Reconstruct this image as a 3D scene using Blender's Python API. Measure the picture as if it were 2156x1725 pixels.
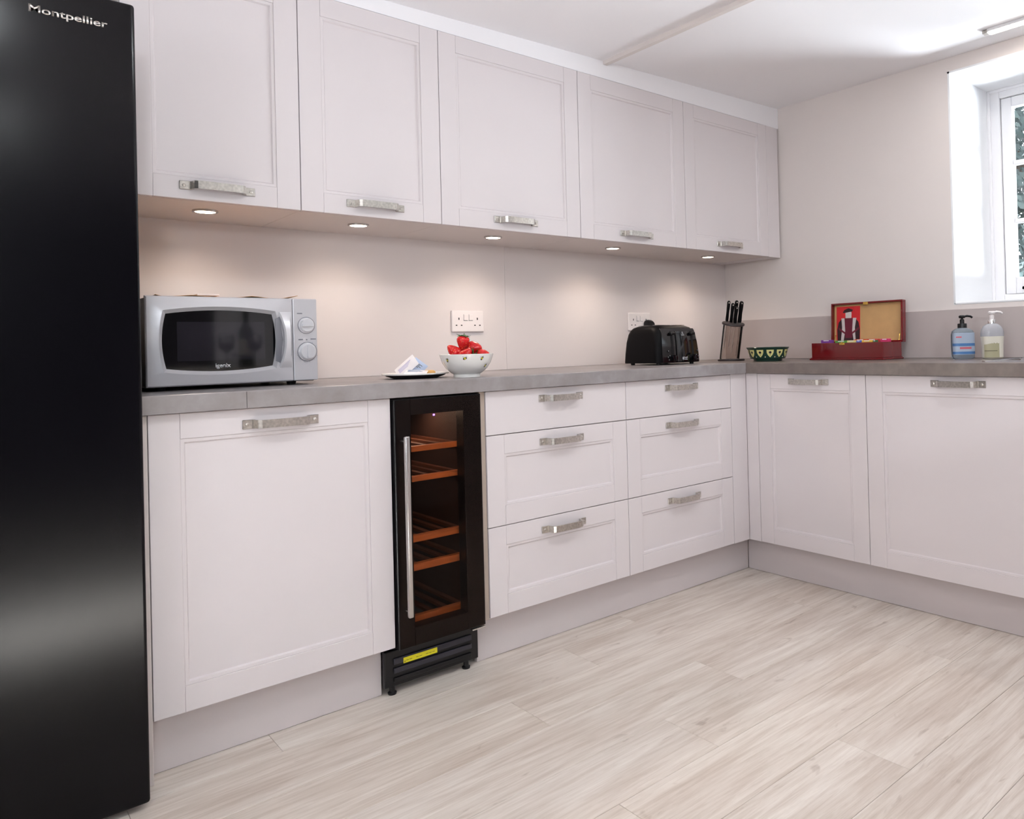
import bpy, bmesh, math, random
from mathutils import Vector, Matrix
random.seed(7)
for o in list(bpy.data.objects): bpy.data.objects.remove(o)
S = bpy.context.scene
COL = S.collection
PI = math.pi

# ------------------------------------------------------------------ camera
yaw, pitch, roll = 0.7414, 0.0076, -0.0254
F = Vector((math.sin(yaw)*math.cos(pitch), math.cos(yaw)*math.cos(pitch), math.sin(pitch)))
R0 = Vector((math.cos(yaw), -math.sin(yaw), 0)); U0 = R0.cross(F)
RT = R0*math.cos(roll) + U0*math.sin(roll); UP = -R0*math.sin(roll) + U0*math.cos(roll)
cd = bpy.data.cameras.new('camera'); cam = bpy.data.objects.new('camera', cd); COL.objects.link(cam)
cam.matrix_world = Matrix(((RT.x, UP.x, -F.x, -2.5897), (RT.y, UP.y, -F.y, -2.0657), (RT.z, UP.z, -F.z, 1.0024), (0, 0, 0, 1)))
cd.sensor_fit = 'HORIZONTAL'; cd.sensor_width = 36; cd.lens = 1585.446/2156*36
cd.shift_x = (1078-1318.1257)/2156; cd.shift_y = (713.9174-862.5)/2156
cd.clip_start = 0.02
S.camera = cam

# ------------------------------------------------------------------ world, sun, unseen fill lamps, exposure
w = bpy.data.worlds.new('world'); S.world = w; w.use_nodes = True
w.node_tree.nodes['Background'].inputs[0].default_value = (0.86, 0.93, 1.0, 1)
w.node_tree.nodes['Background'].inputs[1].default_value = 2.0
vs = S.view_settings
vs.view_transform = 'Standard'; vs.look = 'None'; vs.gamma = 1; vs.use_curve_mapping = False
vs.exposure = 0.12
S.cycles.max_bounces = 8; S.cycles.glossy_bounces = 3; S.cycles.transmission_bounces = 6; S.cycles.caustics_reflective = False; S.cycles.caustics_refractive = False; S.cycles.adaptive_threshold = 0.06; S.cycles.diffuse_bounces = 4
def light(name, kind, loc, energy, color=(1, 1, 1), direction=(0, 0, -1), **kw):
    d = bpy.data.lights.new(name, kind); o = bpy.data.objects.new(name, d); COL.objects.link(o)
    o.location = loc; d.energy = energy; d.color = color
    o.rotation_euler = Vector(direction).to_track_quat('-Z', 'Y').to_euler()
    for k, v in kw.items(): setattr(d, k, v)
    return o
# spot standing in for low sun through an unseen window; makes the fridge glow
light('sunbeam_spot', 'SPOT', (-4.63, -7.03, 3.48), 115000, (0.87, 0.95, 1.0), (1.27, 2.83, -1.705), spot_size=math.radians(14), spot_blend=0.1, shadow_soft_size=0.05)
light('sun', 'SUN', (-5, -8, 5), 2.0, (1.0, 0.97, 0.93), (.6, .5, -.62), angle=0.02)
light('unseen_rear_fill', 'AREA', (-3.36, -4.28, 1.7), 38, (0.86, 0.935, 1.0), (0.7, 1, 0.35), shape='RECTANGLE', size=.58, size_y=0.32)  # added fill lamp in the unseen rear window, brightens ceiling and wall cabinets
light('unseen_side_fill', 'AREA', (-4.38, -1.9, 1.5), 26, (0.86, 0.935, 1.0), (1, 0.1, 0.85), shape='RECTANGLE', size=1.3, size_y=1.1)  # added fill lamp at an unseen side window, lifts the ceiling and uppers
light('sink_window_ceiling_fill', 'AREA', (3.3, -2.0, 0.95), 330, (0.84, 0.925, 1.0), (-1, 0.12, 0.28), shape='RECTANGLE', size=1.8, size_y=0.75)  # area lamp added outside, below sight of the sill, aimed up to brighten the ceiling

# ------------------------------------------------------------------ materials
def lin(c): return tuple(((x/255)/12.92 if x/255 <= 0.04045 else ((x/255+0.055)/1.055)**2.4) for x in c)
MATS = {}
def mat(name, rgb, rough=0.5, metal=0.0, spec=0.5, noise=None, bump=None, emis=None, trans=0.0, coat=0.0, alpha=1.0, ior=1.45):
    """rgb in sRGB 0-255. noise=(scale, amount, stretch xyz); bump=(scale, strength, stretch)"""
    m = bpy.data.materials.new(name); m.use_nodes = True; nt = m.node_tree; b = nt.nodes['Principled BSDF']
    col = lin(rgb)
    b.inputs['Base Color'].default_value = (*col, 1); b.inputs['Roughness'].default_value = rough
    b.inputs['Metallic'].default_value = metal; b.inputs['Specular IOR Level'].default_value = spec
    b.inputs['Transmission Weight'].default_value = trans; b.inputs['Coat Weight'].default_value = coat
    b.inputs['IOR'].default_value = ior; b.inputs['Alpha'].default_value = alpha
    if emis:
        b.inputs['Emission Color'].default_value = (*emis[0], 1); b.inputs['Emission Strength'].default_value = emis[1]
    tc = nt.nodes.new('ShaderNodeTexCoord')
    def coords(st):
        mp = nt.nodes.new('ShaderNodeMapping'); mp.inputs['Scale'].default_value = st
        nt.links.new(tc.outputs['Object'], mp.inputs[0]); return mp.outputs[0]
    if noise:
        sc, am, st = noise
        n = nt.nodes.new('ShaderNodeTexNoise'); n.inputs['Scale'].default_value = sc; n.inputs['Detail'].default_value = 6
        nt.links.new(coords(st), n.inputs['Vector'])
        r = nt.nodes.new('ShaderNodeValToRGB')
        r.color_ramp.elements[0].position = 0.3; r.color_ramp.elements[1].position = 0.7
        r.color_ramp.elements[0].color = (*[max(0, c*(1-am)) for c in col], 1); r.color_ramp.elements[1].color = (*[min(1, c*(1+am)) for c in col], 1)
        nt.links.new(n.outputs['Fac'], r.inputs[0]); nt.links.new(r.outputs[0], b.inputs['Base Color'])
    if bump:
        sc, am, st = bump
        n = nt.nodes.new('ShaderNodeTexNoise'); n.inputs['Scale'].default_value = sc; n.inputs['Detail'].default_value = 4
        nt.links.new(coords(st), n.inputs['Vector'])
        bp = nt.nodes.new('ShaderNodeBump'); bp.inputs['Strength'].default_value = am; bp.inputs['Distance'].default_value = 0.002
        nt.links.new(n.outputs['Fac'], bp.inputs['Height']); nt.links.new(bp.outputs[0], b.inputs['Normal'])
    MATS[name] = m; return m
one = (1, 1, 1)
mat('wall_paint', (229, 220, 216), 0.75, noise=(1.2, 0.02, one), bump=(60, 0.05, one))
mat('ceiling_paint', (251, 248, 250), 0.8, noise=(1.0, 0.015, one))
mat('splash', (228, 219, 217), 0.32, noise=(1.5, 0.015, one))
mat('upstand', (194, 182, 179), 0.45, noise=(2, 0.03, one))
mat('cabinet', (224, 216, 217), 0.42, noise=(3, 0.012, one), bump=(90, 0.04, (1, 1, .15)))
mat('plinth', (208, 199, 199), 0.45, noise=(2, 0.02, one))
mat('carcass', (176, 162, 150), 0.55)
mat('carcass_white', (222, 213, 210), 0.5)
mat('pewter', (200, 195, 188), 0.28, metal=1.0, noise=(120, 0.2, one), bump=(150, 0.06, one))
mat('steel', (200, 196, 194), 0.26, metal=1.0, bump=(40, 0.05, (1, 1, 40)))
mat('chrome', (230, 230, 230), 0.12, metal=1.0)
mat('sink_steel', (205, 205, 207), 0.22, metal=1.0)
mat('dark_wall', (66, 62, 64), 0.8)
mat('fridge_black', (5, 4, 8), 0.2, spec=0.28)
mat('black_plastic', (13, 12, 15), 0.35)
mat('matt_black', (5, 4, 6), 0.5, spec=0.15)
mat('slat_wood_shaded', (96, 54, 30), 0.6, noise=(12, 0.2, (8, 1, 8)))  # darker than the shelf fronts: shade inside the cooler put into the colour
mat('smoky_acrylic', (176, 160, 150), 0.12, trans=0.55, ior=1.1)
mat('gloss_black', (9, 8, 12), 0.06, spec=0.8)
mat('dark_gap', (18, 15, 16), 0.8)
mat('white_plastic', (240, 232, 230), 0.35)
mat('window_white', (240, 238, 240), 0.4)
mat('reveal_white', (244, 244, 246), 0.7)
mat('silver_plastic', (206, 204, 208), 0.32, metal=0.25)
mat('silver_light', (228, 227, 231), 0.22, metal=0.3)
mat('mw_glass', (10, 9, 12), 0.05, spec=1.0)
mat('mw_screen', (34, 32, 38), 0.05, spec=1.0)
mat('mw_print_and_shade', (120, 120, 128), 0.5)  # grey of the print; also colours the painted shade at dials and handle
mat('logo_white', (225, 225, 228), 0.4)
mat('chrome_text', (220, 214, 208), 0.28, metal=1.0)
mat('shelf_wood_lit', (216, 124, 62), 0.5, noise=(12, 0.2, (1, 8, 8)))  # brighter than the slats: room light on the fronts put into the colour
mat('cooler_inside', (62, 42, 34), 0.6)
mat('yellow_sticker', (228, 218, 40), 0.45)
mat('sticker_ink', (150, 140, 30), 0.5)
mat('grille_grey', (46, 44, 52), 0.45)
mat('led_violet', (120, 80, 255), 0.4, emis=((0.25, 0.1, 1.0), 6))
mat('lamp_lens', (255, 240, 220), 0.4, emis=((1.0, 0.83, 0.62), 14))
mat('lamp_lens_white', (255, 250, 245), 0.4, emis=((1.0, 0.93, 0.85), 7))
mat('ceramic', (238, 236, 232), 0.14, coat=0.3)
mat('bee_dark', (52, 44, 30), 0.3); mat('bee_yellow', (190, 178, 52), 0.3); mat('bee_wing', (196, 196, 200), 0.3)
mat('calyx', (58, 96, 40), 0.6)
mat('plate_dark', (32, 24, 24), 0.6)
mat('paper_white', (243, 238, 240), 0.6, noise=(25, 0.03, one)); mat('paper_lilac', (204, 196, 226), 0.6); mat('paper_blue', (186, 204, 234), 0.6)
mat('biscuit', (236, 184, 112), 0.5)
mat('paper_brown', (206, 158, 112), 0.7, noise=(20, 0.1, one))
mat('acrylic', (236, 222, 210), 0.03, trans=1.0, ior=1.3)
mat('knife_base', (52, 42, 42), 0.4)
mat('bowl_green', (26, 62, 50), 0.15, coat=0.5); mat('bowl_cream', (232, 224, 150), 0.15, coat=0.5); mat('bowl_navy', (38, 34, 50), 0.15, coat=0.5); mat('bowl_dot', (236, 222, 190), 0.2)
mat('red_lacquer', (112, 8, 16), 0.14, coat=0.6)
mat('box_lining', (206, 164, 112), 0.7, noise=(18, 0.06, one))
mat('card_red', (214, 40, 46), 0.5); mat('card_dark', (52, 28, 34), 0.5); mat('card_pale', (216, 206, 204), 0.5); mat('card_plum', (110, 28, 50), 0.5)
mat('brass', (222, 182, 92), 0.25, metal=1.0)
mat('soap_clear', (196, 212, 226), 0.06, trans=0.75, ior=1.33)
mat('soap_blue', (84, 126, 178), 0.3); mat('soap_label', (172, 184, 202), 0.35); mat('soap_pink', (206, 108, 120), 0.35)
mat('soap_cream', (226, 220, 206), 0.3); mat('soap_top', (226, 226, 232), 0.1, trans=0.5, ior=1.33); mat('label_olive', (176, 170, 140), 0.45); mat('label_ink', (104, 98, 78), 0.5)
mat('bark', (70, 56, 44), 0.9, noise=(8, 0.3, (1, 1, .3))); mat('leaf', (72, 88, 88), 0.25, noise=(3, 0.35, one)); mat('grass', (96, 116, 70), 0.9, noise=(4, 0.3, one))
mat('bottle_glass', (34, 44, 22), 0.05, spec=0.8); mat('bottle_label', (222, 214, 196), 0.6); mat('red_wine', (40, 6, 12), 0.1)
mat('island_top', (206, 198, 190), 0.3)

def thin_glass(name, tint=(1, 1, 1), ior=1.35):
    m = bpy.data.materials.new(name); m.use_nodes = True; nt = m.node_tree; nt.nodes.clear()
    o = nt.nodes.new('ShaderNodeOutputMaterial'); mx = nt.nodes.new('ShaderNodeMixShader'); fr = nt.nodes.new('ShaderNodeFresnel'); fr.inputs[0].default_value = ior
    t = nt.nodes.new('ShaderNodeBsdfTransparent'); t.inputs[0].default_value = (*tint, 1); g = nt.nodes.new('ShaderNodeBsdfGlossy'); g.inputs['Roughness'].default_value = 0.02
    nt.links.new(fr.outputs[0], mx.inputs[0]); nt.links.new(t.outputs[0], mx.inputs[1]); nt.links.new(g.outputs[0], mx.inputs[2]); nt.links.new(mx.outputs[0], o.inputs[0])
    MATS[name] = m
thin_glass('pane_glass'); thin_glass('cooler_glass', (0.80, 0.73, 0.70), 1.18); thin_glass('wine_glass', (0.95, 0.95, 0.95)); thin_glass('smoky', (0.90, 0.87, 0.85))

def worktop_mat(name, a, b_, c_):
    m = bpy.data.materials.new(name); m.use_nodes = True; nt = m.node_tree; b = nt.nodes['Principled BSDF']; L = nt.links.new
    tc = nt.nodes.new('ShaderNodeTexCoord')
    n1 = nt.nodes.new('ShaderNodeTexNoise'); n1.inputs['Scale'].default_value = 2.0; n1.inputs['Detail'].default_value = 8; n1.inputs['Roughness'].default_value = 0.65
    n2 = nt.nodes.new('ShaderNodeTexNoise'); n2.inputs['Scale'].default_value = 24; n2.inputs['Detail'].default_value = 6
    L(tc.outputs['Object'], n1.inputs['Vector']); L(tc.outputs['Object'], n2.inputs['Vector'])
    r = nt.nodes.new('ShaderNodeValToRGB'); e = r.color_ramp.elements
    e[0].position = 0.32; e[0].color = (*lin(a), 1); e[1].position = 0.7; e[1].color = (*lin(c_), 1); k = r.color_ramp.elements.new(0.5); k.color = (*lin(b_), 1)
    mx = nt.nodes.new('ShaderNodeMath'); mx.operation = 'MULTIPLY_ADD'; mx.inputs[1].default_value = 0.3; L(n2.outputs['Fac'], mx.inputs[0])
    mm = nt.nodes.new('ShaderNodeMath'); mm.operation = 'MULTIPLY_ADD'; mm.inputs[1].default_value = 0.8; mm.inputs[2].default_value = -0.05; L(n1.outputs['Fac'], mm.inputs[0]); L(mm.outputs[0], mx.inputs[2])
    L(mx.outputs[0], r.inputs[0]); L(r.outputs[0], b.inputs['Base Color']); b.inputs['Roughness'].default_value = 0.34
    MATS[name] = m
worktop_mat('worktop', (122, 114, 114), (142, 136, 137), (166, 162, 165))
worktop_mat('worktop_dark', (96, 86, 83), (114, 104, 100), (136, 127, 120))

def floor_mat():
    m = bpy.data.materials.new('plank_wood'); m.use_nodes = True; nt = m.node_tree; b = nt.nodes['Principled BSDF']; L = nt.links.new
    tc = nt.nodes.new('ShaderNodeTexCoord'); oi = nt.nodes.new('ShaderNodeObjectInfo')
    sh = nt.nodes.new('ShaderNodeVectorMath'); sh.operation = 'MULTIPLY_ADD'; sh.inputs[1].default_value = (37, 23, 11)
    cmb = nt.nodes.new('ShaderNodeCombineXYZ')
    for i in range(3): L(oi.outputs['Random'], cmb.inputs[i])
    L(cmb.outputs[0], sh.inputs[0]); L(tc.outputs['Object'], sh.inputs[2])
    def noise(scale, st, detail=6, rough=0.6, dist=0.0):
        mp = nt.nodes.new('ShaderNodeMapping'); mp.inputs['Scale'].default_value = st; L(sh.outputs[0], mp.inputs[0])
        n = nt.nodes.new('ShaderNodeTexNoise'); n.inputs['Scale'].default_value = scale; n.inputs['Detail'].default_value = detail
        n.inputs['Roughness'].default_value = rough; n.inputs['Distortion'].default_value = dist; L(mp.outputs[0], n.inputs['Vector']); return n.outputs['Fac']
    def ramp(src, p0, c0, p1, c1):
        r = nt.nodes.new('ShaderNodeValToRGB'); e = r.color_ramp.elements; e[0].position = p0; e[1].position = p1; e[0].color = (*c0, 1); e[1].color = (*c1, 1); L(src, r.inputs[0]); return r.outputs[0]
    def mix(mode, fac, a, c):
        x = nt.nodes.new('ShaderNodeMix'); x.data_type = 'RGBA'; x.blend_type = mode; x.inputs[0].default_value = fac
        L(a, x.inputs[6]); L(c, x.inputs[7]); return x.outputs[2]
    base = ramp(noise(3.0, (0.6, 3.2, 1), 5, 0.55, 0.6), 0.33, lin((213, 201, 191)), 0.66, lin((236, 228, 220)))
    streak = ramp(noise(5.0, (0.55, 11, 1), 8, 0.7, 0.8), 0.34, lin((206, 194, 184)), 0.58, (1, 1, 1))
    fine = ramp(noise(30, (0.35, 9, 1), 4, 0.6), 0.35, lin((240, 236, 232)), 0.6, (1, 1, 1))
    white = ramp(noise(7, (0.35, 8, 1), 7, 0.75, 1.0), 0.62, (0, 0, 0), 0.8, (0.10, 0.10, 0.11))
    knot = ramp(noise(4.2, (0.8, 3.0, 1), 3, 0.5, 2.2), 0.22, lin((176, 160, 150)), 0.33, (1, 1, 1))
    tone = ramp(oi.outputs['Random'], 0, lin((246, 243, 240)), 1, (1, 1, 1))
    c = mix('MULTIPLY', 0.5, base, streak); c = mix('MULTIPLY', 0.45, c, fine); c = mix('MULTIPLY', 0.5, c, knot); c = mix('MULTIPLY', 0.8, c, tone); c = mix('ADD', 0.8, c, white)
    L(c, b.inputs['Base Color']); b.inputs['Roughness'].default_value = 0.48; b.inputs['Specular IOR Level'].default_value = 0.35
    MATS['plank_wood'] = m
floor_mat()
def strawberry_mat():
    m = bpy.data.materials.new('strawberry'); m.use_nodes = True; nt = m.node_tree; b = nt.nodes['Principled BSDF']; L = nt.links.new
    tc = nt.nodes.new('ShaderNodeTexCoord'); v = nt.nodes.new('ShaderNodeTexVoronoi'); v.inputs['Scale'].default_value = 190; L(tc.outputs['Object'], v.inputs['Vector'])
    r = nt.nodes.new('ShaderNodeValToRGB'); e = r.color_ramp.elements; e[0].position = 0.12; e[0].color = (*lin((236, 180, 90)), 1); e[1].position = 0.22; e[1].color = (*lin((206, 30, 34)), 1)
    L(v.outputs['Distance'], r.inputs[0]); L(r.outputs[0], b.inputs['Base Color']); b.inputs['Roughness'].default_value = 0.25
    bp = nt.nodes.new('ShaderNodeBump'); bp.inputs['Strength'].default_value = 0.5; bp.inputs['Distance'].default_value = 0.001; L(v.outputs['Distance'], bp.inputs['Height']); L(bp.outputs[0], b.inputs['Normal'])
    MATS['strawberry'] = m
strawberry_mat()

# ------------------------------------------------------------------ mesh helpers
def box(bm, x0, x1, y0, y1, z0, z1, bev=0.0, seg=2, mi=0):
    vs_ = [bm.verts.new((x, y, z)) for x in (x0, x1) for y in (y0, y1) for z in (z0, z1)]
    idx = [(0, 1, 3, 2), (4, 6, 7, 5), (0, 4, 5, 1), (2, 3, 7, 6), (0, 2, 6, 4), (1, 5, 7, 3)]
    fs = [bm.faces.new([vs_[i] for i in f]) for f in idx]
    for f in fs: f.material_index = mi
    if bev > 0:
        es = list({e for f in fs for e in f.edges})
        r = bmesh.ops.bevel(bm, geom=es, offset=bev, segments=seg, affect='EDGES', profile=0.5)
        for f in r['faces']: f.material_index = mi
    return vs_
def B(*a, **k):
    bm = bmesh.new(); box(bm, *a, **k); return bm
def prism(bm, pts, axis, a, b, mi=0):
    """extrude a 2D polygon; axis 'x': pts are (y,z); 'y': (x,z); 'z': (x,y)"""
    def P(p, t): return {'x': (t, p[0], p[1]), 'y': (p[0], t, p[1]), 'z': (p[0], p[1], t)}[axis]
    A = [bm.verts.new(P(p, a)) for p in pts]; C = [bm.verts.new(P(p, b)) for p in pts]; n = len(pts)
    fs = [bm.faces.new(A), bm.faces.new(C[::-1])] + [bm.faces.new((A[i], C[i], C[(i+1) % n], A[(i+1) % n])) for i in range(n)]
    for f in fs: f.material_index = mi
    return fs
def lathe(bm, prof, seg=32, c=(0, 0, 0), mi=0, cap=True):
    rings = []
    for r, z in prof:
        rings.append([bm.verts.new((c[0]+r*math.cos(2*PI*i/seg), c[1]+r*math.sin(2*PI*i/seg), c[2]+z)) for i in range(seg)])
    for k in range(len(rings)-1):
        for i in range(seg):
            f = bm.faces.new((rings[k][i], rings[k][(i+1) % seg], rings[k+1][(i+1) % seg], rings[k+1][i])); f.material_index = mi
    if cap:
        for rg in (rings[0][::-1], rings[-1]):
            f = bm.faces.new(rg); f.material_index = mi
    return rings
def cyl(bm, p, q, r, seg=16, mi=0, r2=None):
    p, q = Vector(p), Vector(q); d = (q-p).normalized(); a = d.orthogonal().normalized(); b = d.cross(a); r2 = r if r2 is None else r2
    A = [bm.verts.new(p+(a*math.cos(2*PI*i/seg)+b*math.sin(2*PI*i/seg))*r) for i in range(seg)]
    C = [bm.verts.new(q+(a*math.cos(2*PI*i/seg)+b*math.sin(2*PI*i/seg))*r2) for i in range(seg)]
    fs = [bm.faces.new((A[i], A[(i+1) % seg], C[(i+1) % seg], C[i])) for i in range(seg)] + [bm.faces.new(A[::-1]), bm.faces.new(C)]
    for f in fs: f.material_index = mi
def tube(bm, pts, r, seg=10, mi=0):
    pts = [Vector(p) for p in pts]; rings = []; a = None
    for i, p in enumerate(pts):
        d = (pts[min(i+1, len(pts)-1)]-pts[max(i-1, 0)]).normalized()
        a = d.orthogonal().normalized() if a is None else (a-d*a.dot(d)).normalized()
        b = d.cross(a); rings.append([bm.verts.new(p+(a*math.cos(2*PI*j/seg)+b*math.sin(2*PI*j/seg))*r) for j in range(seg)])
    for k in range(len(rings)-1):
        for j in range(seg): bm.faces.new((rings[k][j], rings[k][(j+1) % seg], rings[k+1][(j+1) % seg], rings[k+1][j])).material_index = mi
    bm.faces.new(rings[0][::-1]); bm.faces.new(rings[-1])
def rrect(hx, hy, r, n=6):
    out = []
    for cx_, cy_, a0 in ((hx-r, hy-r, 0), (-hx+r, hy-r, PI/2), (-hx+r, -hy+r, PI), (hx-r, -hy+r, 1.5*PI)):
        for i in range(n+1):
            a = a0+PI/2*i/n; out.append((cx_+r*math.cos(a), cy_+r*math.sin(a)))
    return out
def loft(bm, rings, mi=0, cap=True):
    V = [[bm.verts.new(p) for p in rg] for rg in rings]; n = len(V[0])
    for k in range(len(V)-1):
        for i in range(n): bm.faces.new((V[k][i], V[k][(i+1) % n], V[k+1][(i+1) % n], V[k+1][i])).material_index = mi
    if cap: bm.faces.new(V[0][::-1]).material_index = mi; bm.faces.new(V[-1]).material_index = mi
    return V
def mesh_of(bm, m, smooth=None, name='mesh'):
    bmesh.ops.recalc_face_normals(bm, faces=bm.faces[:])
    if smooth is not None:
        for f in bm.faces: f.smooth = True
        for e in bm.edges:
            if len(e.link_faces) == 2 and e.calc_face_angle(0) > math.radians(smooth): e.smooth = False
    me = bpy.data.meshes.new(name); bm.to_mesh(me); bm.free()
    for x in (m if isinstance(m, (list, tuple)) else [m]): me.materials.append(MATS[x])
    return me
def obj(name, bm, m, parent=None, smooth=None, loc=None, rot=None):
    me = bm if isinstance(bm, bpy.types.Mesh) else mesh_of(bm, m, smooth, name)
    o = bpy.data.objects.new(name, me); COL.objects.link(o)
    if parent: o.parent = parent
    if loc is not None: o.location = loc
    if rot is not None: o.rotation_euler = rot
    return o
def tag(o, label, cat, group=None):
    o['label'] = label; o['category'] = cat
    if group: o['group'] = group
    return o
def thing(name, label, cat, loc=(0, 0, 0), rz=0.0, group=None):
    o = bpy.data.objects.new(name, None); COL.objects.link(o); o.location = loc; o.rotation_euler = (0, 0, rz); o.empty_display_size = 0.05
    return tag(o, label, cat, group)
def struct(name, bm, m, parent=None, smooth=None):
    o = obj(name, bm, m, parent, smooth)
    o['kind'] = 'structure'
    return o
def text_mesh(s, width, m, extrude=0.0006, bold=0.0, height=None):
    """text mesh lying in local XZ (reads from -Y), left-bottom at origin, scaled to the width"""
    c = bpy.data.curves.new('lettering', 'FONT'); c.body = s; c.size = 1; c.extrude = 0.0; c.offset = bold
    t = bpy.data.objects.new('lettering', c); COL.objects.link(t)
    dg = bpy.context.evaluated_depsgraph_get(); me = bpy.data.meshes.new_from_object(t.evaluated_get(dg)); bpy.data.objects.remove(t)
    xs = [v.co.x for v in me.vertices]; ys = [v.co.y for v in me.vertices]
    k = width/(max(xs)-min(xs)); kz = k if height is None else height/(max(ys)-min(ys))
    bm = bmesh.new(); bm.from_mesh(me); bpy.data.meshes.remove(me)
    for v in bm.verts: v.co = Vector(((v.co.x-min(xs))*k, 0, (v.co.y-min(ys))*kz))
    r = bmesh.ops.extrude_face_region(bm, geom=bm.faces[:])
    for v in r['geom']:
        if isinstance(v, bmesh.types.BMVert): v.co.y -= extrude
    for f in bm.faces: f.material_index = 0
    return mesh_of(bm, m, None, 'lettering')

# ------------------------------------------------------------------ measured layout (metres)
XW, YW = 0.6057, 0.6124                      # right wall, back wall
ZP, ZD, ZT = 0.1454, 0.8654, 0.9107          # plinth top, door top, worktop top
XA, XB, XC, XD, XE = -2.228, -1.6264, -1.310, -0.7065, -0.103
YF, YG, YH = -0.062, -0.572, -1.27
YU, ZU, ZUT = 0.2265, 1.425, 2.0864          # upper door plane, bottom, top
XU = [-2.232, -1.785, -1.3223, -0.7168, -0.1097, 0.4963]
XL, YB = -4.3, -4.2                          # unseen room sides
def zceil(x): return 2.19+0.026*(x-XW)

# ------------------------------------------------------------------ setting
fl = struct('floor', B(XL, XW, YB, YW, -0.06, -0.008), 'carcass')
PW, PL = 0.19, 1.22
bm = bmesh.new(); box(bm, 0.0004, PL-0.0004, 0.0004, PW-0.0004, -0.0085, 0, bev=0.0006, seg=1); plank = mesh_of(bm, 'plank_wood', None, 'plank')
cut = {}
y = 0.13
row = 0
while y > YB:
    x = XL-0.9*((row*0.37) % 1.0)-0.1
    while x < XW:
        if x+PL > XL:
            a, b = max(x, XL), min(x+PL, XW)
            y0, y1 = max(y-PW, YB), y
            if b-a > 0.02:
                if b-a < PL-1e-6 or y1-y0 < PW-1e-6:
                    me = mesh_of(B(0.0004, b-a-0.0004, 0.0004, y1-y0-0.0004, -0.0085, 0, bev=0.0006, seg=1), 'plank_wood', None, 'plank')
                else: me = plank
                obj('plank', me, None, fl, loc=(a, y0, 0))
        x += PL
    y -= PW; row += 1
obj('subfloor_strip', B(XL, XW, 0.13, YW, -0.0085, -0.001), 'plank_wood', fl)

bm = bmesh.new()
v = [bm.verts.new((x, y, zceil(x)+dz)) for dz in (0, 0.15) for x, y in ((XL-.2, YB-.2), (XW+.5, YB-.2), (XW+.5, YW+.2), (XL-.2, YW+.2))]
for f in ((0, 1, 2, 3), (7, 6, 5, 4), (0, 4, 5, 1), (1, 5, 6, 2), (2, 6, 7, 3), (3, 7, 4, 0)): bm.faces.new([v[i] for i in f])
struct('ceiling', bm, 'ceiling_paint')
ZC = 2.15
wb = struct('wall_back', B(XL-.2, XW+.45, YW, YW+.15, -0.06, 2.3), 'wall_paint')
# right wall with a deep window reveal
WY0, WY1, WZ0, WZ1, WX = -0.647, -1.95, 1.136, 2.131, 1.0
bm = bmesh.new()
box(bm, XW, XW+.45, WY0, YW, -0.06, 2.3); box(bm, XW, XW+.45, YB-.2, WY1, -0.06, 2.3)
box(bm, XW, XW+.45, WY1, WY0, -0.06, WZ0); box(bm, XW, XW+.45, WY1, WY0, WZ1, 2.3)
wr = struct('wall_right', bm, 'wall_paint')
obj('reveal_jamb', B(XW-.0005, WX+.02, WY0-.008, WY0, WZ0, WZ1), 'reveal_white', wr)
obj('reveal_jamb', B(XW-.0005, WX+.02, WY1, WY1+.008, WZ0, WZ1), 'reveal_white', wr)
obj('reveal_head', B(XW-.0005, WX+.02, WY1, WY0, WZ1-.008, WZ1), 'reveal_white', wr)
obj('reveal_sill', B(XW-.0005, WX+.02, WY1, WY0, WZ0, WZ0+.01, bev=.003), 'reveal_white', wr)
# unseen walls: side window on the left, rear window added for the sun patch
bm = bmesh.new()
box(bm, XL-.15, XL, -1.25, YW, -0.06, 2.3); box(bm, XL-.15, XL, YB-.2, -2.55, -0.06, 2.3)
box(bm, XL-.15, XL, -2.55, -1.25, -0.06, 0.95); box(bm, XL-.15, XL, -2.55, -1.25, 2.05, 2.3)
struct('wall_left', bm, 'wall_paint')
bm = bmesh.new()
WA, WB_, WC, WD = -3.66, -3.06, 1.53, 1.87
box(bm, XL, WA, YB-.15, YB, -0.06, 2.3); box(bm, WB_, XW+.4, YB-.15, YB, -0.06, 2.3)
box(bm, WA, WB_, YB-.15, YB, -0.06, WC); box(bm, WA, WB_, YB-.15, YB, WD, 2.3)
struct('wall_front', bm, 'dark_wall')  # unseen wall, coloured dark to keep the fridge reflection black

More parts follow.
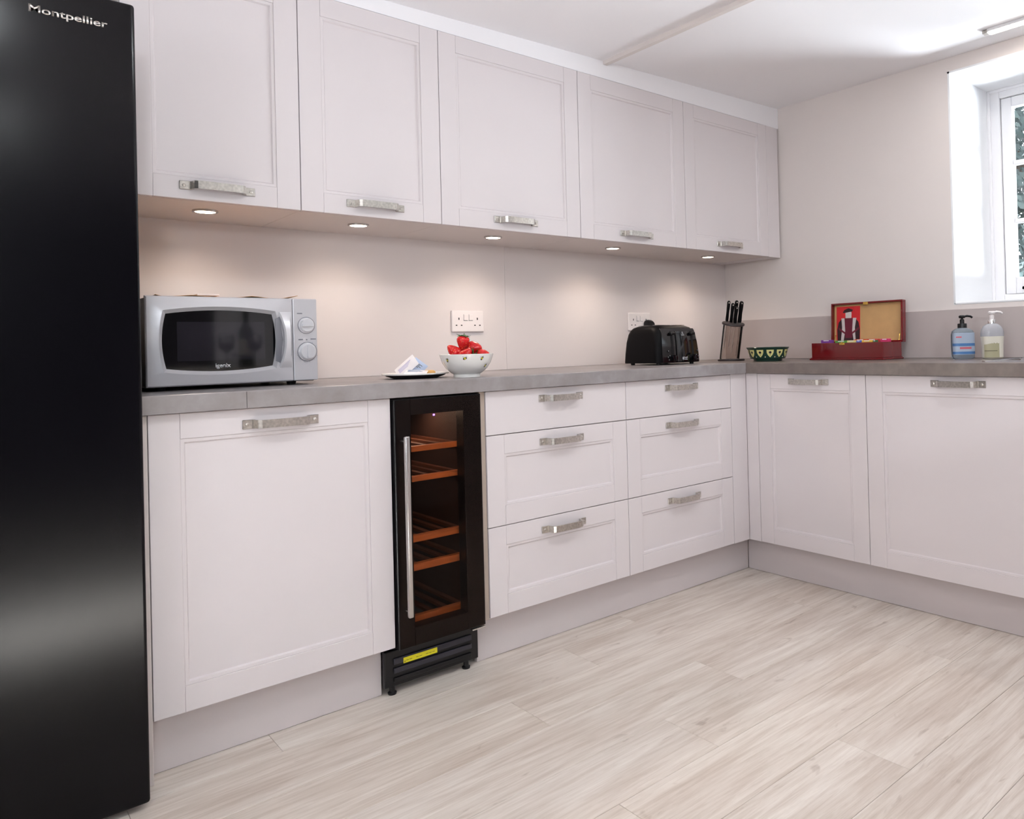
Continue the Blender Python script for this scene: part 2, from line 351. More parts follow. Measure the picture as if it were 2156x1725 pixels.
def casement(name, label_none, cols, rows, W, H, loc, rz, fr=0.05, sash=0.045, lights=2):
    """window in local XZ plane, origin at the lower left corner of the opening, faces -Y"""
    bm = bmesh.new()
    box(bm, 0, fr, 0, .07, 0, H, bev=.003); box(bm, W-fr, W, 0, .07, 0, H, bev=.003); box(bm, fr, W-fr, 0, .07, 0, fr*.8, bev=.003); box(bm, fr, W-fr, 0, .07, H-fr*.8, H, bev=.003)
    if lights == 2: box(bm, W/2-.025, W/2+.025, 0, .07, fr*.8, H-fr*.8, bev=.003)
    # thin outer bead of the frame
    box(bm, -.0, .012, -.012, 0, 0, H, bev=.002); box(bm, W-.012, W, -.012, 0, 0, H, bev=.002); box(bm, 0.012, W-.012, -.012, 0, H-.012, H, bev=.002)
    root = struct(name, bm, 'window_white'); root.location = loc; root.rotation_euler = (0, 0, rz)
    for x0, x1 in (((fr+.002, W/2-.027), (W/2+.027, W-fr-.002)) if lights == 2 else ((fr+.002, W-fr-.002),)):
        z0, z1 = fr*.8+.002, H-fr*.8-.002
        bm = bmesh.new(); s = sash; bb = .075
        box(bm, x0, x0+s, .012, .055, z0, z1, bev=.004); box(bm, x1-s, x1, .012, .055, z0, z1, bev=.004); box(bm, x0+s, x1-s, .012, .055, z0, z0+bb, bev=.004); box(bm, x0+s, x1-s, .012, .055, z1-s, z1, bev=.004)
        sh = obj('sash', bm, 'window_white', root)
        gx0, gx1, gz0, gz1 = x0+s, x1-s, z0+bb, z1-s; g = .02
        pw = (gx1-gx0-g*(cols-1))/cols; ph = (gz1-gz0-g*(rows-1))/rows
        for i in range(1, cols): obj('glazing_bar', B(gx0+i*(pw+g)-g, gx0+i*(pw+g), .015, .05, gz0, gz1, bev=.004), 'window_white', sh)
        for j in range(1, rows):
            for i in range(cols): obj('glazing_bar', B(gx0+i*(pw+g), gx0+i*(pw+g)+pw, .015, .05, gz0+j*(ph+g)-g, gz0+j*(ph+g), bev=.004), 'window_white', sh)
        for i in range(cols):
            for j in range(rows):
                xx, zz = gx0+i*(pw+g), gz0+j*(ph+g)
                obj('pane', B(xx, xx+pw, .031, .034, zz, zz+ph), 'pane_glass', sh)
        bm = bmesh.new(); sx = x0+.075
        box(bm, sx, sx+.24, -.004, .004, z0+.018, z0+.03, bev=.002); cyl(bm, (sx+.01, -.004, z0+.024), (sx+.01, .012, z0+.024), .008); cyl(bm, (sx+.22, .004, z0+.024), (sx+.22, .012, z0+.024), .005)
        obj('casement_stay', bm, 'black_plastic', sh)
    return root
casement('window_1', 0, 2, 3, WY0-WY1-.016, WZ1-WZ0-.018, (WX, WY0-.008, WZ0+.01), -PI/2)
casement('window_2', 0, 1, 1, WB_-WA, WD-WC, (WB_, YB-.09, WC), PI, fr=.03, sash=.03, lights=1)  # unseen rear window, sized to shape the sun patch
casement('window_3', 0, 2, 3, 1.3, 1.1, (XL-.09, -2.55, .95), PI/2)

# white panelled door in the rear wall
bm = bmesh.new()
box(bm, -.95, -.88, YB, YB+.02, 0.001, 2.03, bev=.003); box(bm, -.08, -.01, YB, YB+.02, 0.001, 2.03, bev=.003); box(bm, -.88, -.08, YB, YB+.02, 1.96, 2.03, bev=.003)
box(bm, -.878, -.082, YB, YB+.01, 0.004, 1.958)
dd = struct('door_1', bm, 'window_white')
for x0, x1, z0_, z1_ in ((-.78, -.52, .2, .85), (-.44, -.18, .2, .85), (-.78, -.52, 1.0, 1.82), (-.44, -.18, 1.0, 1.82)): obj('door_panel', B(x0, x1, YB+.0102, YB+.018, z0_, z1_, bev=.004), 'window_white', dd)
bm = bmesh.new(); cyl(bm, (-.82, YB+.01, 1.0), (-.82, YB+.06, 1.0), .01); cyl(bm, (-.82, YB+.055, 1.0), (-.7, YB+.055, 1.0), .008); obj('door_handle', bm, 'steel', dd, smooth=45)
# glossy back-panel boards on the back wall, joint between them
bp = struct('trim_1', B(-2.26, -0.8255, YW-.006, YW, ZT, ZU+.02, bev=.0008, seg=1), 'splash'); bp['label'] = 'pale glossy splashback panel behind the microwave and strawberry bowl'
bp = struct('trim_2', B(-0.8245, XW, YW-.006, YW, ZT, ZU+.02, bev=.0008, seg=1), 'splash'); bp['label'] = 'pale glossy splashback panel behind the toaster'
bp = struct('trim_3', B(XW-.012, XW, -1.9, YW-.006, ZT, 1.117, bev=.0015, seg=1), 'upstand'); bp['label'] = 'taupe upstand strip along the window wall above the worktop'
# painted bulkhead between wall units and ceiling
bm = bmesh.new()
prism(bm, [(-2.232, ZUT+.001), (XW, ZUT+.001), (XW, zceil(XW)), (-2.232, zceil(-2.232))], 'y', YU+.004, YW)
bp = struct('trim_4', bm, 'ceiling_paint'); bp['label'] = 'painted bulkhead strip closing the gap above the wall cabinets'
# surface trunking on the ceiling
bm = bmesh.new()
zc0 = zceil(-.57)
prism(bm, [(-.575, zc0-.016), (-.555, zc0-.016), (-.555, zc0+.002), (-.575, zc0+.002)], 'y', -2.6, .262)
bp = struct('trim_5', bm, 'wall_paint'); bp['label'] = 'thin painted batten running across the ceiling'

# ------------------------------------------------------------------ handles and fronts
def handle_mesh():
    bm = bmesh.new()
    for s in (-1, 1):
        box(bm, min(s*.095, s*.066), max(s*.095, s*.066), -.0035, 0, -.0115, .0115, bev=.001, seg=1)
        box(bm, min(s*.072, s*.0645), max(s*.072, s*.0645), -.006, -.003, -.0115, .0115, bev=.0008, seg=1)
        lathe_pts = [(.0048, 0), (.0042, .0016), (.002, .0026)]
        rings = [[bm.verts.new((s*.084+r*math.cos(2*PI*i/10), -.0035-z, r*math.sin(2*PI*i/10))) for i in range(10)] for r, z in lathe_pts]
        for k in range(2):
            for i in range(10): bm.faces.new((rings[k][i], rings[k][(i+1) % 10], rings[k+1][(i+1) % 10], rings[k+1][i]))
        bm.faces.new(rings[-1])
    out = [(-.071, -.003), (-.064, -.026), (-.056, -.031), (-.03, -.0325), (.03, -.0325), (.056, -.031), (.064, -.026), (.071, -.003)]
    inn = [(-.064, -.003), (-.058, -.022), (-.052, -.0262), (-.03, -.0275), (.03, -.0275), (.052, -.0262), (.058, -.022), (.064, -.003)]
    n = len(out); hz = .0105
    V = [[bm.verts.new((p[0], p[1], z)) for p in L] for L, z in ((out, -hz), (out, hz), (inn, hz), (inn, -hz))]
    for k in range(4):
        for i in range(n-1): bm.faces.new((V[k][i], V[k][i+1], V[(k+1) % 4][i+1], V[(k+1) % 4][i]))
    bm.faces.new([V[k][0] for k in range(4)]); bm.faces.new([V[k][-1] for k in range(4)])
    return mesh_of(bm, 'pewter', None, 'handle')
HANDLE = handle_mesh()
def front(root, kind, x0, x1, z0, z1, hz, hx=None, panelled=True, yo=0.0, s=0.066, sr=0.062):
    """a cabinet front in the local frame: face at y=yo, 20 mm thick"""
    g = .0012; x0 += g; x1 -= g; z0 += g; z1 -= g
    hx = (x0+x1)/2 if hx is None else hx
    if not panelled:
        d = obj(kind, B(x0, x1, yo, yo+.02, z0, z1, bev=.0022), 'cabinet', root)
    else:
        d = obj(kind, B(x0+.002, x1-.002, yo+.0155, yo+.02, z0+.002, z1-.002), 'cabinet', root)
        obj('stile', B(x0, x0+s, yo, yo+.0155, z0, z1, bev=.0014, seg=2), 'cabinet', d)
        obj('stile', B(x1-s, x1, yo, yo+.0155, z0, z1, bev=.0014, seg=2), 'cabinet', d)
        obj('rail', B(x0+s+.0003, x1-s-.0003, yo+.0002, yo+.0155, z0, z0+sr, bev=.0014, seg=2), 'cabinet', d)
        obj('rail', B(x0+s+.0003, x1-s-.0003, yo+.0002, yo+.0155, z1-sr, z1, bev=.0014, seg=2), 'cabinet', d)
        a0, a1, c0, c1 = x0+s, x1-s, z0+sr, z1-sr
        bm = bmesh.new(); rings = []
        for ins, yy in ((.0, .0155), (.0, .003), (.0015, .0022), (.0085, .0032), (.0095, .0048), (.0125, .009), (.0125, .0155)):
            rings.append([(a0+ins, yo+yy, c0+ins), (a1-ins, yo+yy, c0+ins), (a1-ins, yo+yy, c1-ins), (a0+ins, yo+yy, c1-ins)])
        loft(bm, rings, cap=False); obj('moulding', bm, 'cabinet', d)
        obj('panel', B(a0+.012, a1-.012, yo+.008, yo+.0155, c0+.012, c1-.012), 'cabinet', d)
    obj('handle', HANDLE, None, d, loc=(hx, yo, hz))
    return d
def carcass(root, w_, d_, z0, z1, y0=.0225, m='carcass_white', top=True):
    bm = bmesh.new(); t = .018
    box(bm, 0.0005, t, y0, y0+d_, z0, z1); box(bm, w_-t, w_-.0005, y0, y0+d_, z0, z1)
    box(bm, t, w_-t, y0, y0+d_, z0, z0+t); box(bm, t, w_-t, y0+d_-.01, y0+d_, z0+t, z1)
    if top: box(bm, t, w_-t, y0, y0+d_-.01, z1-t, z1)
    return obj('carcass', bm, m, root)

# ------------------------------------------------------------------ base units, back run (local frame = world axes)
DB = YW-.0225-.008
G1, G2 = 'base units under the back worktop', 'base units under the window worktop'
def base_unit(name, label, cat, x0, x1, z_parts, group, loc_fn, rz, ctop=True):
    t = thing(name, label, cat, loc_fn(x0), rz, group); W = x1-x0
    carcass(t, W, DB-.02, ZP, ZD-.001, top=ctop)
    for k, a, b, hz, pan in z_parts: front(t, k, 0, W, a, b, hz, panelled=pan)
    return t
lb = lambda x: (x, 0, 0)
t = base_unit('base_cabinet', 'wide white panelled cabinet with one tall door below the microwave', 'cabinet', XA, XB, [('door', ZP, ZD, .824, True)], G1, lb, 0)
obj('end_panel', B(-.019, -.0005, .0005, DB, 0.0, ZD-.001, bev=.001, seg=1), 'carcass_white', t)
Z1, Z2 = 0.7228, 0.430
dz = [('drawer', Z1, ZD, .829, False), ('drawer', Z2, Z1, .683, True), ('drawer', ZP, Z2, .388, True)]
t = base_unit('drawer_unit', 'white three-drawer unit right beside the black wine cooler', 'drawer unit', XC, XD, dz, G1, lb, 0)
obj('side_panel', B(-.019, -.0005, .004, DB, ZP-.002, ZD-.001, bev=.001, seg=1), 'carcass', t)
base_unit('drawer_unit', 'white three-drawer unit next to the inner corner post', 'drawer unit', XD, XE, dz, G1, lb, 0)
t = thing('corner_post', 'plain white L-shaped filler post in the inner corner of the base units', 'filler panel', (XE, 0, 0))
obj('post_panel', B(.0012, -XE, 0, .02, ZP, ZD, bev=.001, seg=1), 'cabinet', t)
obj('post_panel', B(-XE, -XE+.02, YF+.0012, -.0002, ZP, ZD, bev=.001, seg=1), 'cabinet', t)
# right run: local x -> world -y, faces world -x
lr = lambda s: (0, -s, 0)
base_unit('base_cabinet', 'narrow white panelled cabinet below the red box, beside the inner corner', 'cabinet', -YF, -YG, [('door', ZP, ZD, .834, True)], G2, lr, -PI/2)
base_unit('sink_cabinet', 'wide white panelled cabinet below the two soap bottles, cut by the frame', 'cabinet', -YG, -YH, [('door', ZP, ZD, .838, True)], G2, lr, -PI/2, ctop=False)
base_unit('base_cabinet', 'white panelled cabinet beyond the sink cabinet at the end of the run', 'cabinet', -YH, 1.87, [('door', ZP, ZD, .838, True)], G2, lr, -PI/2)
# plinths
PR = .052
tag(obj('plinth', B(-2.226, -1.6488, PR, PR+.016, 0.001, ZP-.002, bev=.001, seg=1), 'plinth'), 'white plinth board below the wide door left of the wine cooler', 'plinth', 'plinth boards')
tag(obj('plinth', B(-1.331, PR+.0, PR, PR+.016, 0.001, ZP-.002, bev=.001, seg=1), 'plinth'), 'long white plinth board below the drawers, right of the wine cooler', 'plinth', 'plinth boards')
tag(obj('plinth', B(PR, PR+.016, -1.87, PR-.001, 0.001, ZP-.002, bev=.001, seg=1), 'plinth'), 'white plinth board below the cabinets on the window side', 'plinth', 'plinth boards')

# worktops
OV = .022
bm = bmesh.new(); box(bm, -2.249, -OV-.0, -OV, YW-.0065, ZD+.0006, ZT, bev=.0025)
wt = tag(obj('worktop', bm, 'worktop', None), 'grey stone-effect worktop along the back wall under the microwave and toaster', 'worktop')
obj('edge_joint', B(-2.0165, -2.0155, -OV-.0004, -OV+.001, ZD+.002, ZT-.002), 'dark_gap', wt)
SX0, SX1, SY0, SY1 = .1, .5, -1.02, -1.8
bm = bmesh.new()
box(bm, -OV, XW-.0125, -.72, YW-.0065, ZD+.0006, ZT, bev=.0015)
bm2 = [(-OV, XW-.0125, -.97, -.72), (-OV, .13, -1.24, -.97), (.47, XW-.0125, -1.24, -.97), (-OV, XW-.0125, -1.9, -1.24)]
for a in bm2: box(bm, *a, ZD+.0006, ZT)
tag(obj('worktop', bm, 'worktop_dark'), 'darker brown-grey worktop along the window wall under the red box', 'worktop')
# inset sink
sk = thing('sink', 'stainless steel inset sink with raised rim at the right frame edge', 'sink', (.3, -1.38, ZT))
bm = bmesh.new()
def ringr(hx, hy, r, z, ox=0, oy=0): return [(p[0]+ox, p[1]+oy, z) for p in rrect(hx, hy, r)]
oy = .285
loft(bm, [ringr(.215, .42, .03, .0005), ringr(.214, .419, .03, .005), ringr(.205, .41, .03, .006), ringr(.165, .13, .03, .004, 0, oy), ringr(.16, .125, .04, -.005, 0, oy), ringr(.15, .115, .05, -.145, 0, oy), ringr(.11, .08, .05, -.155, 0, oy)], cap=False)
bm.verts.ensure_lookup_table(); bm.faces.new([bm.verts[i] for i in range(len(bm.verts)-28, len(bm.verts))])
obj('basin', bm, 'sink_steel', sk, smooth=35)
bm = bmesh.new(); lathe(bm, [(.04, 0), (.038, .003), (.02, .001)], 20, (0, oy, -.155)); obj('drain', bm, 'chrome', sk, smooth=40)
for k in range(7): obj('drainer_rib', B(-.13+k*.04, -.115+k*.04, -.36, .08, .0052, .0075, bev=.001, seg=1), 'sink_steel', sk)

# ------------------------------------------------------------------ wall units
G3 = 'wall cabinets above the back worktop'
ulab = ['white panelled wall cabinet nearest the fridge, above the microwave', 'white panelled wall cabinet second from the fridge', 'white panelled wall cabinet in the middle, above the strawberry bowl',
        'white panelled wall cabinet above the toaster, second from the window wall', 'white panelled wall cabinet nearest the window wall']
for i in range(5):
    t = thing('wall_cabinet', ulab[i], 'cabinet', (XU[i], YU, 0), 0, G3); W = XU[i+1]-XU[i]
    front(t, 'door', 0, W, ZU, ZUT, ZU+.038, s=.066, sr=.06)
    bm = bmesh.new(); tt = .016
    box(bm, .0005, tt, .0225, YW-YU-.0005, ZU+.002, ZUT); box(bm, W-tt, W-.0005, .0225, YW-YU-.0005, ZU+.002, ZUT); box(bm, tt, W-tt, .0225, YW-YU-.0065, ZU+.002, ZU+.018)
    box(bm, tt, W-tt, .0225, YW-YU-.0065, ZUT-.018, ZUT); box(bm, tt, W-tt, YW-YU-.012, YW-YU-.0065, ZU+.018, ZUT-.018)
    obj('carcass', bm, 'carcass_white', t)
tag(obj('filler_panel', B(.4975, .5916, YU+.001, YW-.0005, ZU, ZUT, bev=.001, seg=1), 'cabinet'), 'narrow white filler panel between the last wall cabinet and the window wall', 'filler panel')

# under-cabinet spotlights
slab = ['round warm spotlight under the wall cabinet above the microwave', 'round warm spotlight between the microwave and the double socket, under the second cabinet', 'round warm spotlight above the strawberry bowl',
        'round warm spotlight above the toaster', 'round warm spotlight nearest the window wall, above the knife block']
for (x, y), l in zip([(-2.004, .385), (-1.545, .385), (-1.0194, .385), (-.4105, .385), (.2144, .385)], slab):
    t = thing('cabinet_spotlight', l, 'spotlight', (x, y, ZU), 0, 'spotlights under the wall cabinets')
    bm = bmesh.new(); lathe(bm, [(.034, .0015), (.034, -.003), (.030, -.0045), (.027, -.003), (.027, .0015)], 28, cap=False); obj('bezel', bm, 'steel', t, smooth=40)
    bm = bmesh.new(); lathe(bm, [(.0268, .001), (.0268, -.0025)], 28); obj('lens', bm, 'lamp_lens', t)
    d = light('spotlight_glow', 'SPOT', (x, y, ZU-.008), 4.6, (1.0, 0.83, 0.70), (0, 0, -1), spot_size=math.radians(150), spot_blend=0.9, shadow_soft_size=.025)
# unseen ceiling downlights; one read off the fridge reflection, the rest added as fill
for x, y, dl in ((-2.5, -1.2, 'near the fridge'), (-1.6, -1.2, 'second from the fridge, added for fill'), (-.75, -1.2, 'third from the fridge, added for fill'), (0, -1.45, 'closest to the sink, added for fill'), (-2.4, -2.5, 'left of the island, added for fill'), (-.6, -2.9, 'above the far end of the island, added for fill')):
    zc = zceil(x)
    t = thing('unseen_downlight', 'unseen recessed ceiling downlight '+dl, 'ceiling light', (x, y, zc), 0, 'ceiling downlights')
    bm = bmesh.new(); lathe(bm, [(.05, .003), (.05, -.003), (.044, -.005), (.04, -.003), (.04, .003)], 28, cap=False); obj('bezel', bm, 'window_white', t, smooth=40)
    bm = bmesh.new(); lathe(bm, [(.0398, .002), (.0398, -.002)], 28); obj('lens', bm, 'lamp_lens', t)
    light('downlight_fill', 'AREA', (x, y, zc-.012), 3.8, (0.88, 0.95, 1.0), (0, 0, -1), shape='DISK', size=.08)
# LED batten by the window wall
t = thing('ceiling_batten_light', 'slim lit strip light on the ceiling along the window wall', 'ceiling light', (.43, -.87, zceil(.43)))
obj('housing', B(-.018, .018, -.95, -.02, -.012, .001, bev=.002), 'window_white', t)
obj('end_cap', B(-.013, .013, -.02, 0, -.014, -.001, bev=.002), 'pewter', t)
obj('tube', B(-.013, .013, -.945, -.022, -.018, -.0122, bev=.002), 'lamp_lens_white', t)
light('batten_glow', 'AREA', (.43, -1.33, zceil(.43)-.024), 3, (1.0, .93, .86), (0, 0, -1), shape='RECTANGLE', size=.025, size_y=.9)

# ------------------------------------------------------------------ fridge
FX0, FX1, FY = -2.853, -2.253, -.1
t = thing('fridge', 'tall black fridge freezer with lettering at the left frame edge', 'fridge', (FX0, FY, 0))
obj('cabinet_body', B(.002, .598, .062, .64, .02, 1.785, bev=.006), 'black_plastic', t)
dr = obj('door', B(0, .6, 0, .058, .014, 1.79, bev=.007, seg=4), 'fridge_black', t)
tm = text_mesh('Montpellier', .136, 'chrome_text', extrude=.0012, bold=.016, height=.0205)
obj('lettering', tm, None, dr, loc=(.4125, -.0002, 1.7185))
for x in (.05, .55):
    for y in (.1, .55):
        bm = bmesh.new(); lathe(bm, [(.02, 0), (.02, .02)], 16, (x, y, .0005)); obj('foot', bm, 'black_plastic', t)

# ------------------------------------------------------------------ wine cooler
WXL, WXR = -1.6225, -1.3345
t = thing('wine_cooler', 'slim black built-in wine cooler with glass door and wooden shelves', 'wine cooler', (WXL, -.012, 0)); W = WXR-WXL
z0, z1 = .139, .8605
gx0, gx1, gz0, gz1 = .052, W-.062, .192, .813
bm = bmesh.new()
box(bm, 0, gx0, 0, .045, z0, z1, bev=.002); box(bm, gx1, W, 0, .045, z0, z1, bev=.002); box(bm, gx0, gx1, 0, .045, z0, gz0, bev=.0); box(bm, gx0, gx1, 0, .045, gz1, z1, bev=.0)
dr = obj('door', bm, 'black_plastic', t)
obj('door_glass', B(.004, W-.004, -.003, -.0005, z0+.003, z1-.003, bev=.0008, seg=1), 'cooler_glass', dr)
bm = bmesh.new(); box(bm, .011, .026, -.047, -.032, .2395, .757, bev=.004, seg=3)
for z in (.255, .741): cyl(bm, (.0185, -.035, z), (.0185, -.003, z), .004)
obj('handle', bm, 'steel', dr, smooth=40)
bm = bmesh.new(); tt = .02
box(bm, .004, tt+.01, .048, .54, .09, z1-.002); box(bm, W-tt-.01, W-.004, .048, .54, .09, z1-.002); box(bm, tt, W-tt, .52, .54, .09, z1-.002); box(bm, tt, W-tt, .048, .54, .09, .16); box(bm, tt, W-tt, .048, .54, .835, z1-.002)
obj('cabinet_body', bm, 'black_plastic', t)
bm = bmesh.new(); a0, a1 = tt+.0105, W-tt-.0105
box(bm, a0, a0+.002, .05, .515, .161, .834); box(bm, a1-.002, a1, .05, .515, .161, .834); box(bm, a0+.002, a1-.002, .51, .515, .161, .834)
obj('liner', bm, 'cooler_inside', t)
for zt, zb in ((.7125, .698), (.6221, .608), (.4448, .4265), (.3606, .341), (.2051, .186)):
    sh = obj('shelf_front', B(a0+.004, a1-.004, .055, .073, zb-.002, zt, bev=.001, seg=1), 'shelf_wood_lit', t)
    for k in range(5):
        xx = a0+.008+k*(a1-a0-.032)/4
        obj('slat', B(xx, xx+.016, .0735, .5, zt-.012, zt-.003), 'slat_wood_shaded', sh)
obj('status_light', B(.1215, .1275, -.0042, -.003, .8055, .8105, bev=.001, seg=1), 'led_violet', t)
light('cooler_glow', 'AREA', (WXL+W/2, .2, .83), .9, (1.0, .75, .55), (0, -.3, -1), shape='RECTANGLE', size=.15, size_y=.2)
gr = obj('grille', B(-.026, W-.004, .042, .06, .024, .128, bev=.003), 'black_plastic', t)
prof = [(.108, .036), (.088, .036), (.083, .04), (.078, .04)]
obj('grille_bar', B(.0, W-.03, .035, .0415, .088, .106, bev=.003), 'grille_grey', gr)
obj('grille_bar', B(.0, W-.03, .035, .0415, .062, .078, bev=.003), 'grille_grey', gr)
obj('grille_bar', B(.0, W-.03, .036, .0415, .036, .050, bev=.003), 'black_plastic', gr)
st = obj('warning_sticker', B(.029, .138, .0343, .0348, .0855, .1015), 'yellow_sticker', gr)
bm = bmesh.new()
for k in range(9): 
    if k not in (2, 5): box(bm, .037+k*.0105, .0455+k*.0105, .0340, .0342, .0915, .0935)
prism(bm, [(.030, .088), (.036, .088), (.033, .0945)], 'y', .0340, .0342)
obj('sticker_print', bm, 'sticker_ink', t)
for x in (.0, .245):
    bm = bmesh.new(); lathe(bm, [(.012, 0.0005), (.013, .006), (.008, .01), (.008, .03)], 16, (x, .052, 0)); obj('foot', bm, 'black_plastic', t, smooth=40)
for x in (.03, .26):
    bm = bmesh.new(); lathe(bm, [(.012, 0.0005), (.013, .006), (.008, .01), (.008, .095)], 16, (x, .5, 0)); obj('foot', bm, 'black_plastic', t, smooth=40)
obj('hinge_bracket', B(W-.045, W+.002, .003, .05, z0-.010, z0-.005, bev=.001, seg=1), 'steel', t)

# ------------------------------------------------------------------ sockets
def socket(label, x0, zc):
    t = thing('wall_socket', label, 'socket', (x0+.0745, YW-.006, zc), 0, 'double sockets on the back wall')
    obj('face_plate', B(-.073, .073, -.011, -.0002, -.043, .043, bev=.004, seg=3), 'white_plastic', t)
    for x in (-.012, .012):
        sw = obj('switch', B(x-.0085, x+.0085, -.0138, -.0108, .003, .027, bev=.0015), 'white_plastic', t)
        bm = bmesh.new(); box(bm, x-.0092, x-.0082, -.0114, -.0108, .002, .028); box(bm, x-.0092, x+.0092, -.0114, -.0108, .0015, .0027); obj('switch_gap', bm, 'mw_print_and_shade', sw)
    for s in (-1, 1):
        bm = bmesh.new(); box(bm, s*.042-.0022, s*.042+.0022, -.0113, -.0109, .005, .014)
        for k in (-1, 1): box(bm, s*.042+k*.0115-.0034, s*.042+k*.0115+.0034, -.0113, -.0109, -.0185, -.0145)
        obj('pin_holes', bm, 'dark_gap', t)
socket('white double socket above the strawberry bowl', -1.0855, 1.113)
socket('white double socket behind the toaster with a black plug in it', -.1335, 1.113)
t = thing('power_plug', 'black mains plug in the socket behind the toaster', 'plug', (-.012, YW-.0195, 1.094))
bm = bmesh.new()
loft(bm, [[(p[0], yy, p[1]) for p in rrect(hx, hz, .018)] for hx, hz, yy in ((.023, .026, .0), (.024, .028, -.006), (.022, .026, -.022), (.019, .020, -.034))]); obj('plug_body', bm, 'black_plastic', t, smooth=45)
bm = bmesh.new(); tube(bm, [(0, -.02, -.024), (0, -.024, -.06), (-.01, -.03, -.12), (-.02, -.05, -.165), (-.04, -.09, -.170), (-.07, -.13, -.170)], .0032); obj('cord', bm, 'black_plastic', t, smooth=60)

# ------------------------------------------------------------------ microwave
MX0, MW_, MY, MZ0, MZ1 = -2.1945, .4345, .19, .9225, 1.1605
H = MZ1-MZ0
t = thing('microwave', 'silver countertop microwave with dark window and two dials', 'microwave', (MX0, MY, ZT))
zo = MZ0-ZT
obj('housing', B(.004, MW_-.004, .0145, .33, zo-.002, zo+H-.002, bev=.004), 'black_plastic', t)
def mp(px, pz):   # crop pixel -> local x, z (z from relative height)
    f = (px-80)/1955; top = 180+30*f; bot = 1225-85*f
    return f*MW_, zo+H*(1-(pz-top)/(bot-top))
dx1 = (1720-80)/1955*MW_
def barrel(cx_, cz_, hx, hz, bx, bz, n=16):
    """bulging rectangle: corners at hx,hz; sides bulge by bx (left/right) and bz (top/bottom)"""
    pts = []
    for i in range(n): u = -1+2*i/n; pts.append((cx_+hx*u, cz_-hz-bz*(1-u*u)))
    for i in range(n): u = -1+2*i/n; pts.append((cx_+hx+bx*(1-u*u), cz_+hz*u))
    for i in range(n): u = 1-2*i/n; pts.append((cx_+hx*u, cz_+hz+bz*(1-u*u)))
    for i in range(n): u = 1-2*i/n; pts.append((cx_-hx-bx*(1-u*u), cz_+hz*u))
    return pts
gcx, gcz = (880-80)/1955*MW_, zo+H*.5
ghx, ghz = (1180/2)/1955*MW_, H*.303
gl = barrel(gcx, gcz, ghx, ghz, .009, H*.042)
outer_b = barrel(gcx+.001, gcz, ghx+.010, ghz+.011, .009, H*.05)
def rect_ring(x0, x1, z0, z1, n=16):
    pts = []
    for i in range(n): pts.append((x0+(x1-x0)*i/n, z0))
    for i in range(n): pts.append((x1, z0+(z1-z0)*i/n))
    for i in range(n): pts.append((x1-(x1-x0)*i/n, z1))
    for i in range(n): pts.append((x0, z1-(z1-z0)*i/n))
    return pts
bm = bmesh.new()
rr = lambda e: rect_ring(e, dx1-.0008, zo+e, zo+H-e)
loft(bm, [[(x, .014, z) for x, z in rect_ring(0, dx1-.0008, zo, zo+H)], [(x, .003, z) for x, z in rect_ring(0, dx1-.0008, zo, zo+H)], [(x, 0, z) for x, z in rect_ring(.003, dx1-.0008, zo+.003, zo+H-.003)],
          [(x, -.004, z) for x, z in outer_b], [(x, -.0045, z) for x, z in barrel(gcx, gcz, ghx+.008, ghz+.009, .009, H*.047)], [(x, .006, z) for x, z in gl]], cap=False)
md = obj('door', bm, 'silver_plastic', t, smooth=28)
bm = bmesh.new(); prism(bm, barrel(gcx, gcz, ghx+.001, ghz+.001, .009, H*.042), 'y', .0055, .0135); obj('window_glass', bm, 'mw_glass', md)
sx0, sz1 = mp(405, 465); sx1, sz0 = mp(1385, 915)
obj('window_screen', B(sx0, sx1, .0051, .0055, zo+H*.275, zo+H*.715), 'mw_screen', md)
lx, lz = mp(812, 1005)
obj('lettering', text_mesh('igenix', .0375, 'logo_white', .0004, .01), None, md, loc=(lx, .0050, zo+H*.178))
# bowed door handle
bm = bmesh.new(); rings = []
for i in range(17):
    u = -1+2*i/16; z = gcz+u*H*.335; k = 1-u*u
    xl, xr = mp(1535, 600)[0]+.013*k, dx1-.004; yy = -.004-.020*k**.7
    rings.append([(xl, .0, z), (xl, yy+.004, z), (xl+.004, yy, z), (xr-.008, yy+.003, z), (xr, yy*.25, z), (xr, 0, z)])
loft(bm, rings); obj('handle', bm, 'silver_light', md, smooth=35)
bm = bmesh.new(); prism(bm, [(mp(1500, 600)[0], gcz-H*.25), (mp(1560, 600)[0], gcz-H*.28), (mp(1590, 600)[0], gcz), (mp(1560, 600)[0], gcz+H*.28), (mp(1500, 600)[0], gcz+H*.25)], 'y', -.0052, -.0042); obj('handle_scoop_shade', bm, 'mw_print_and_shade', md)  # flat grey patch: shade of the finger scoop put in as colour
cp = obj('control_panel', B(dx1+.0012, MW_, 0, .014, zo, zo+H, bev=.003), 'silver_plastic', t)
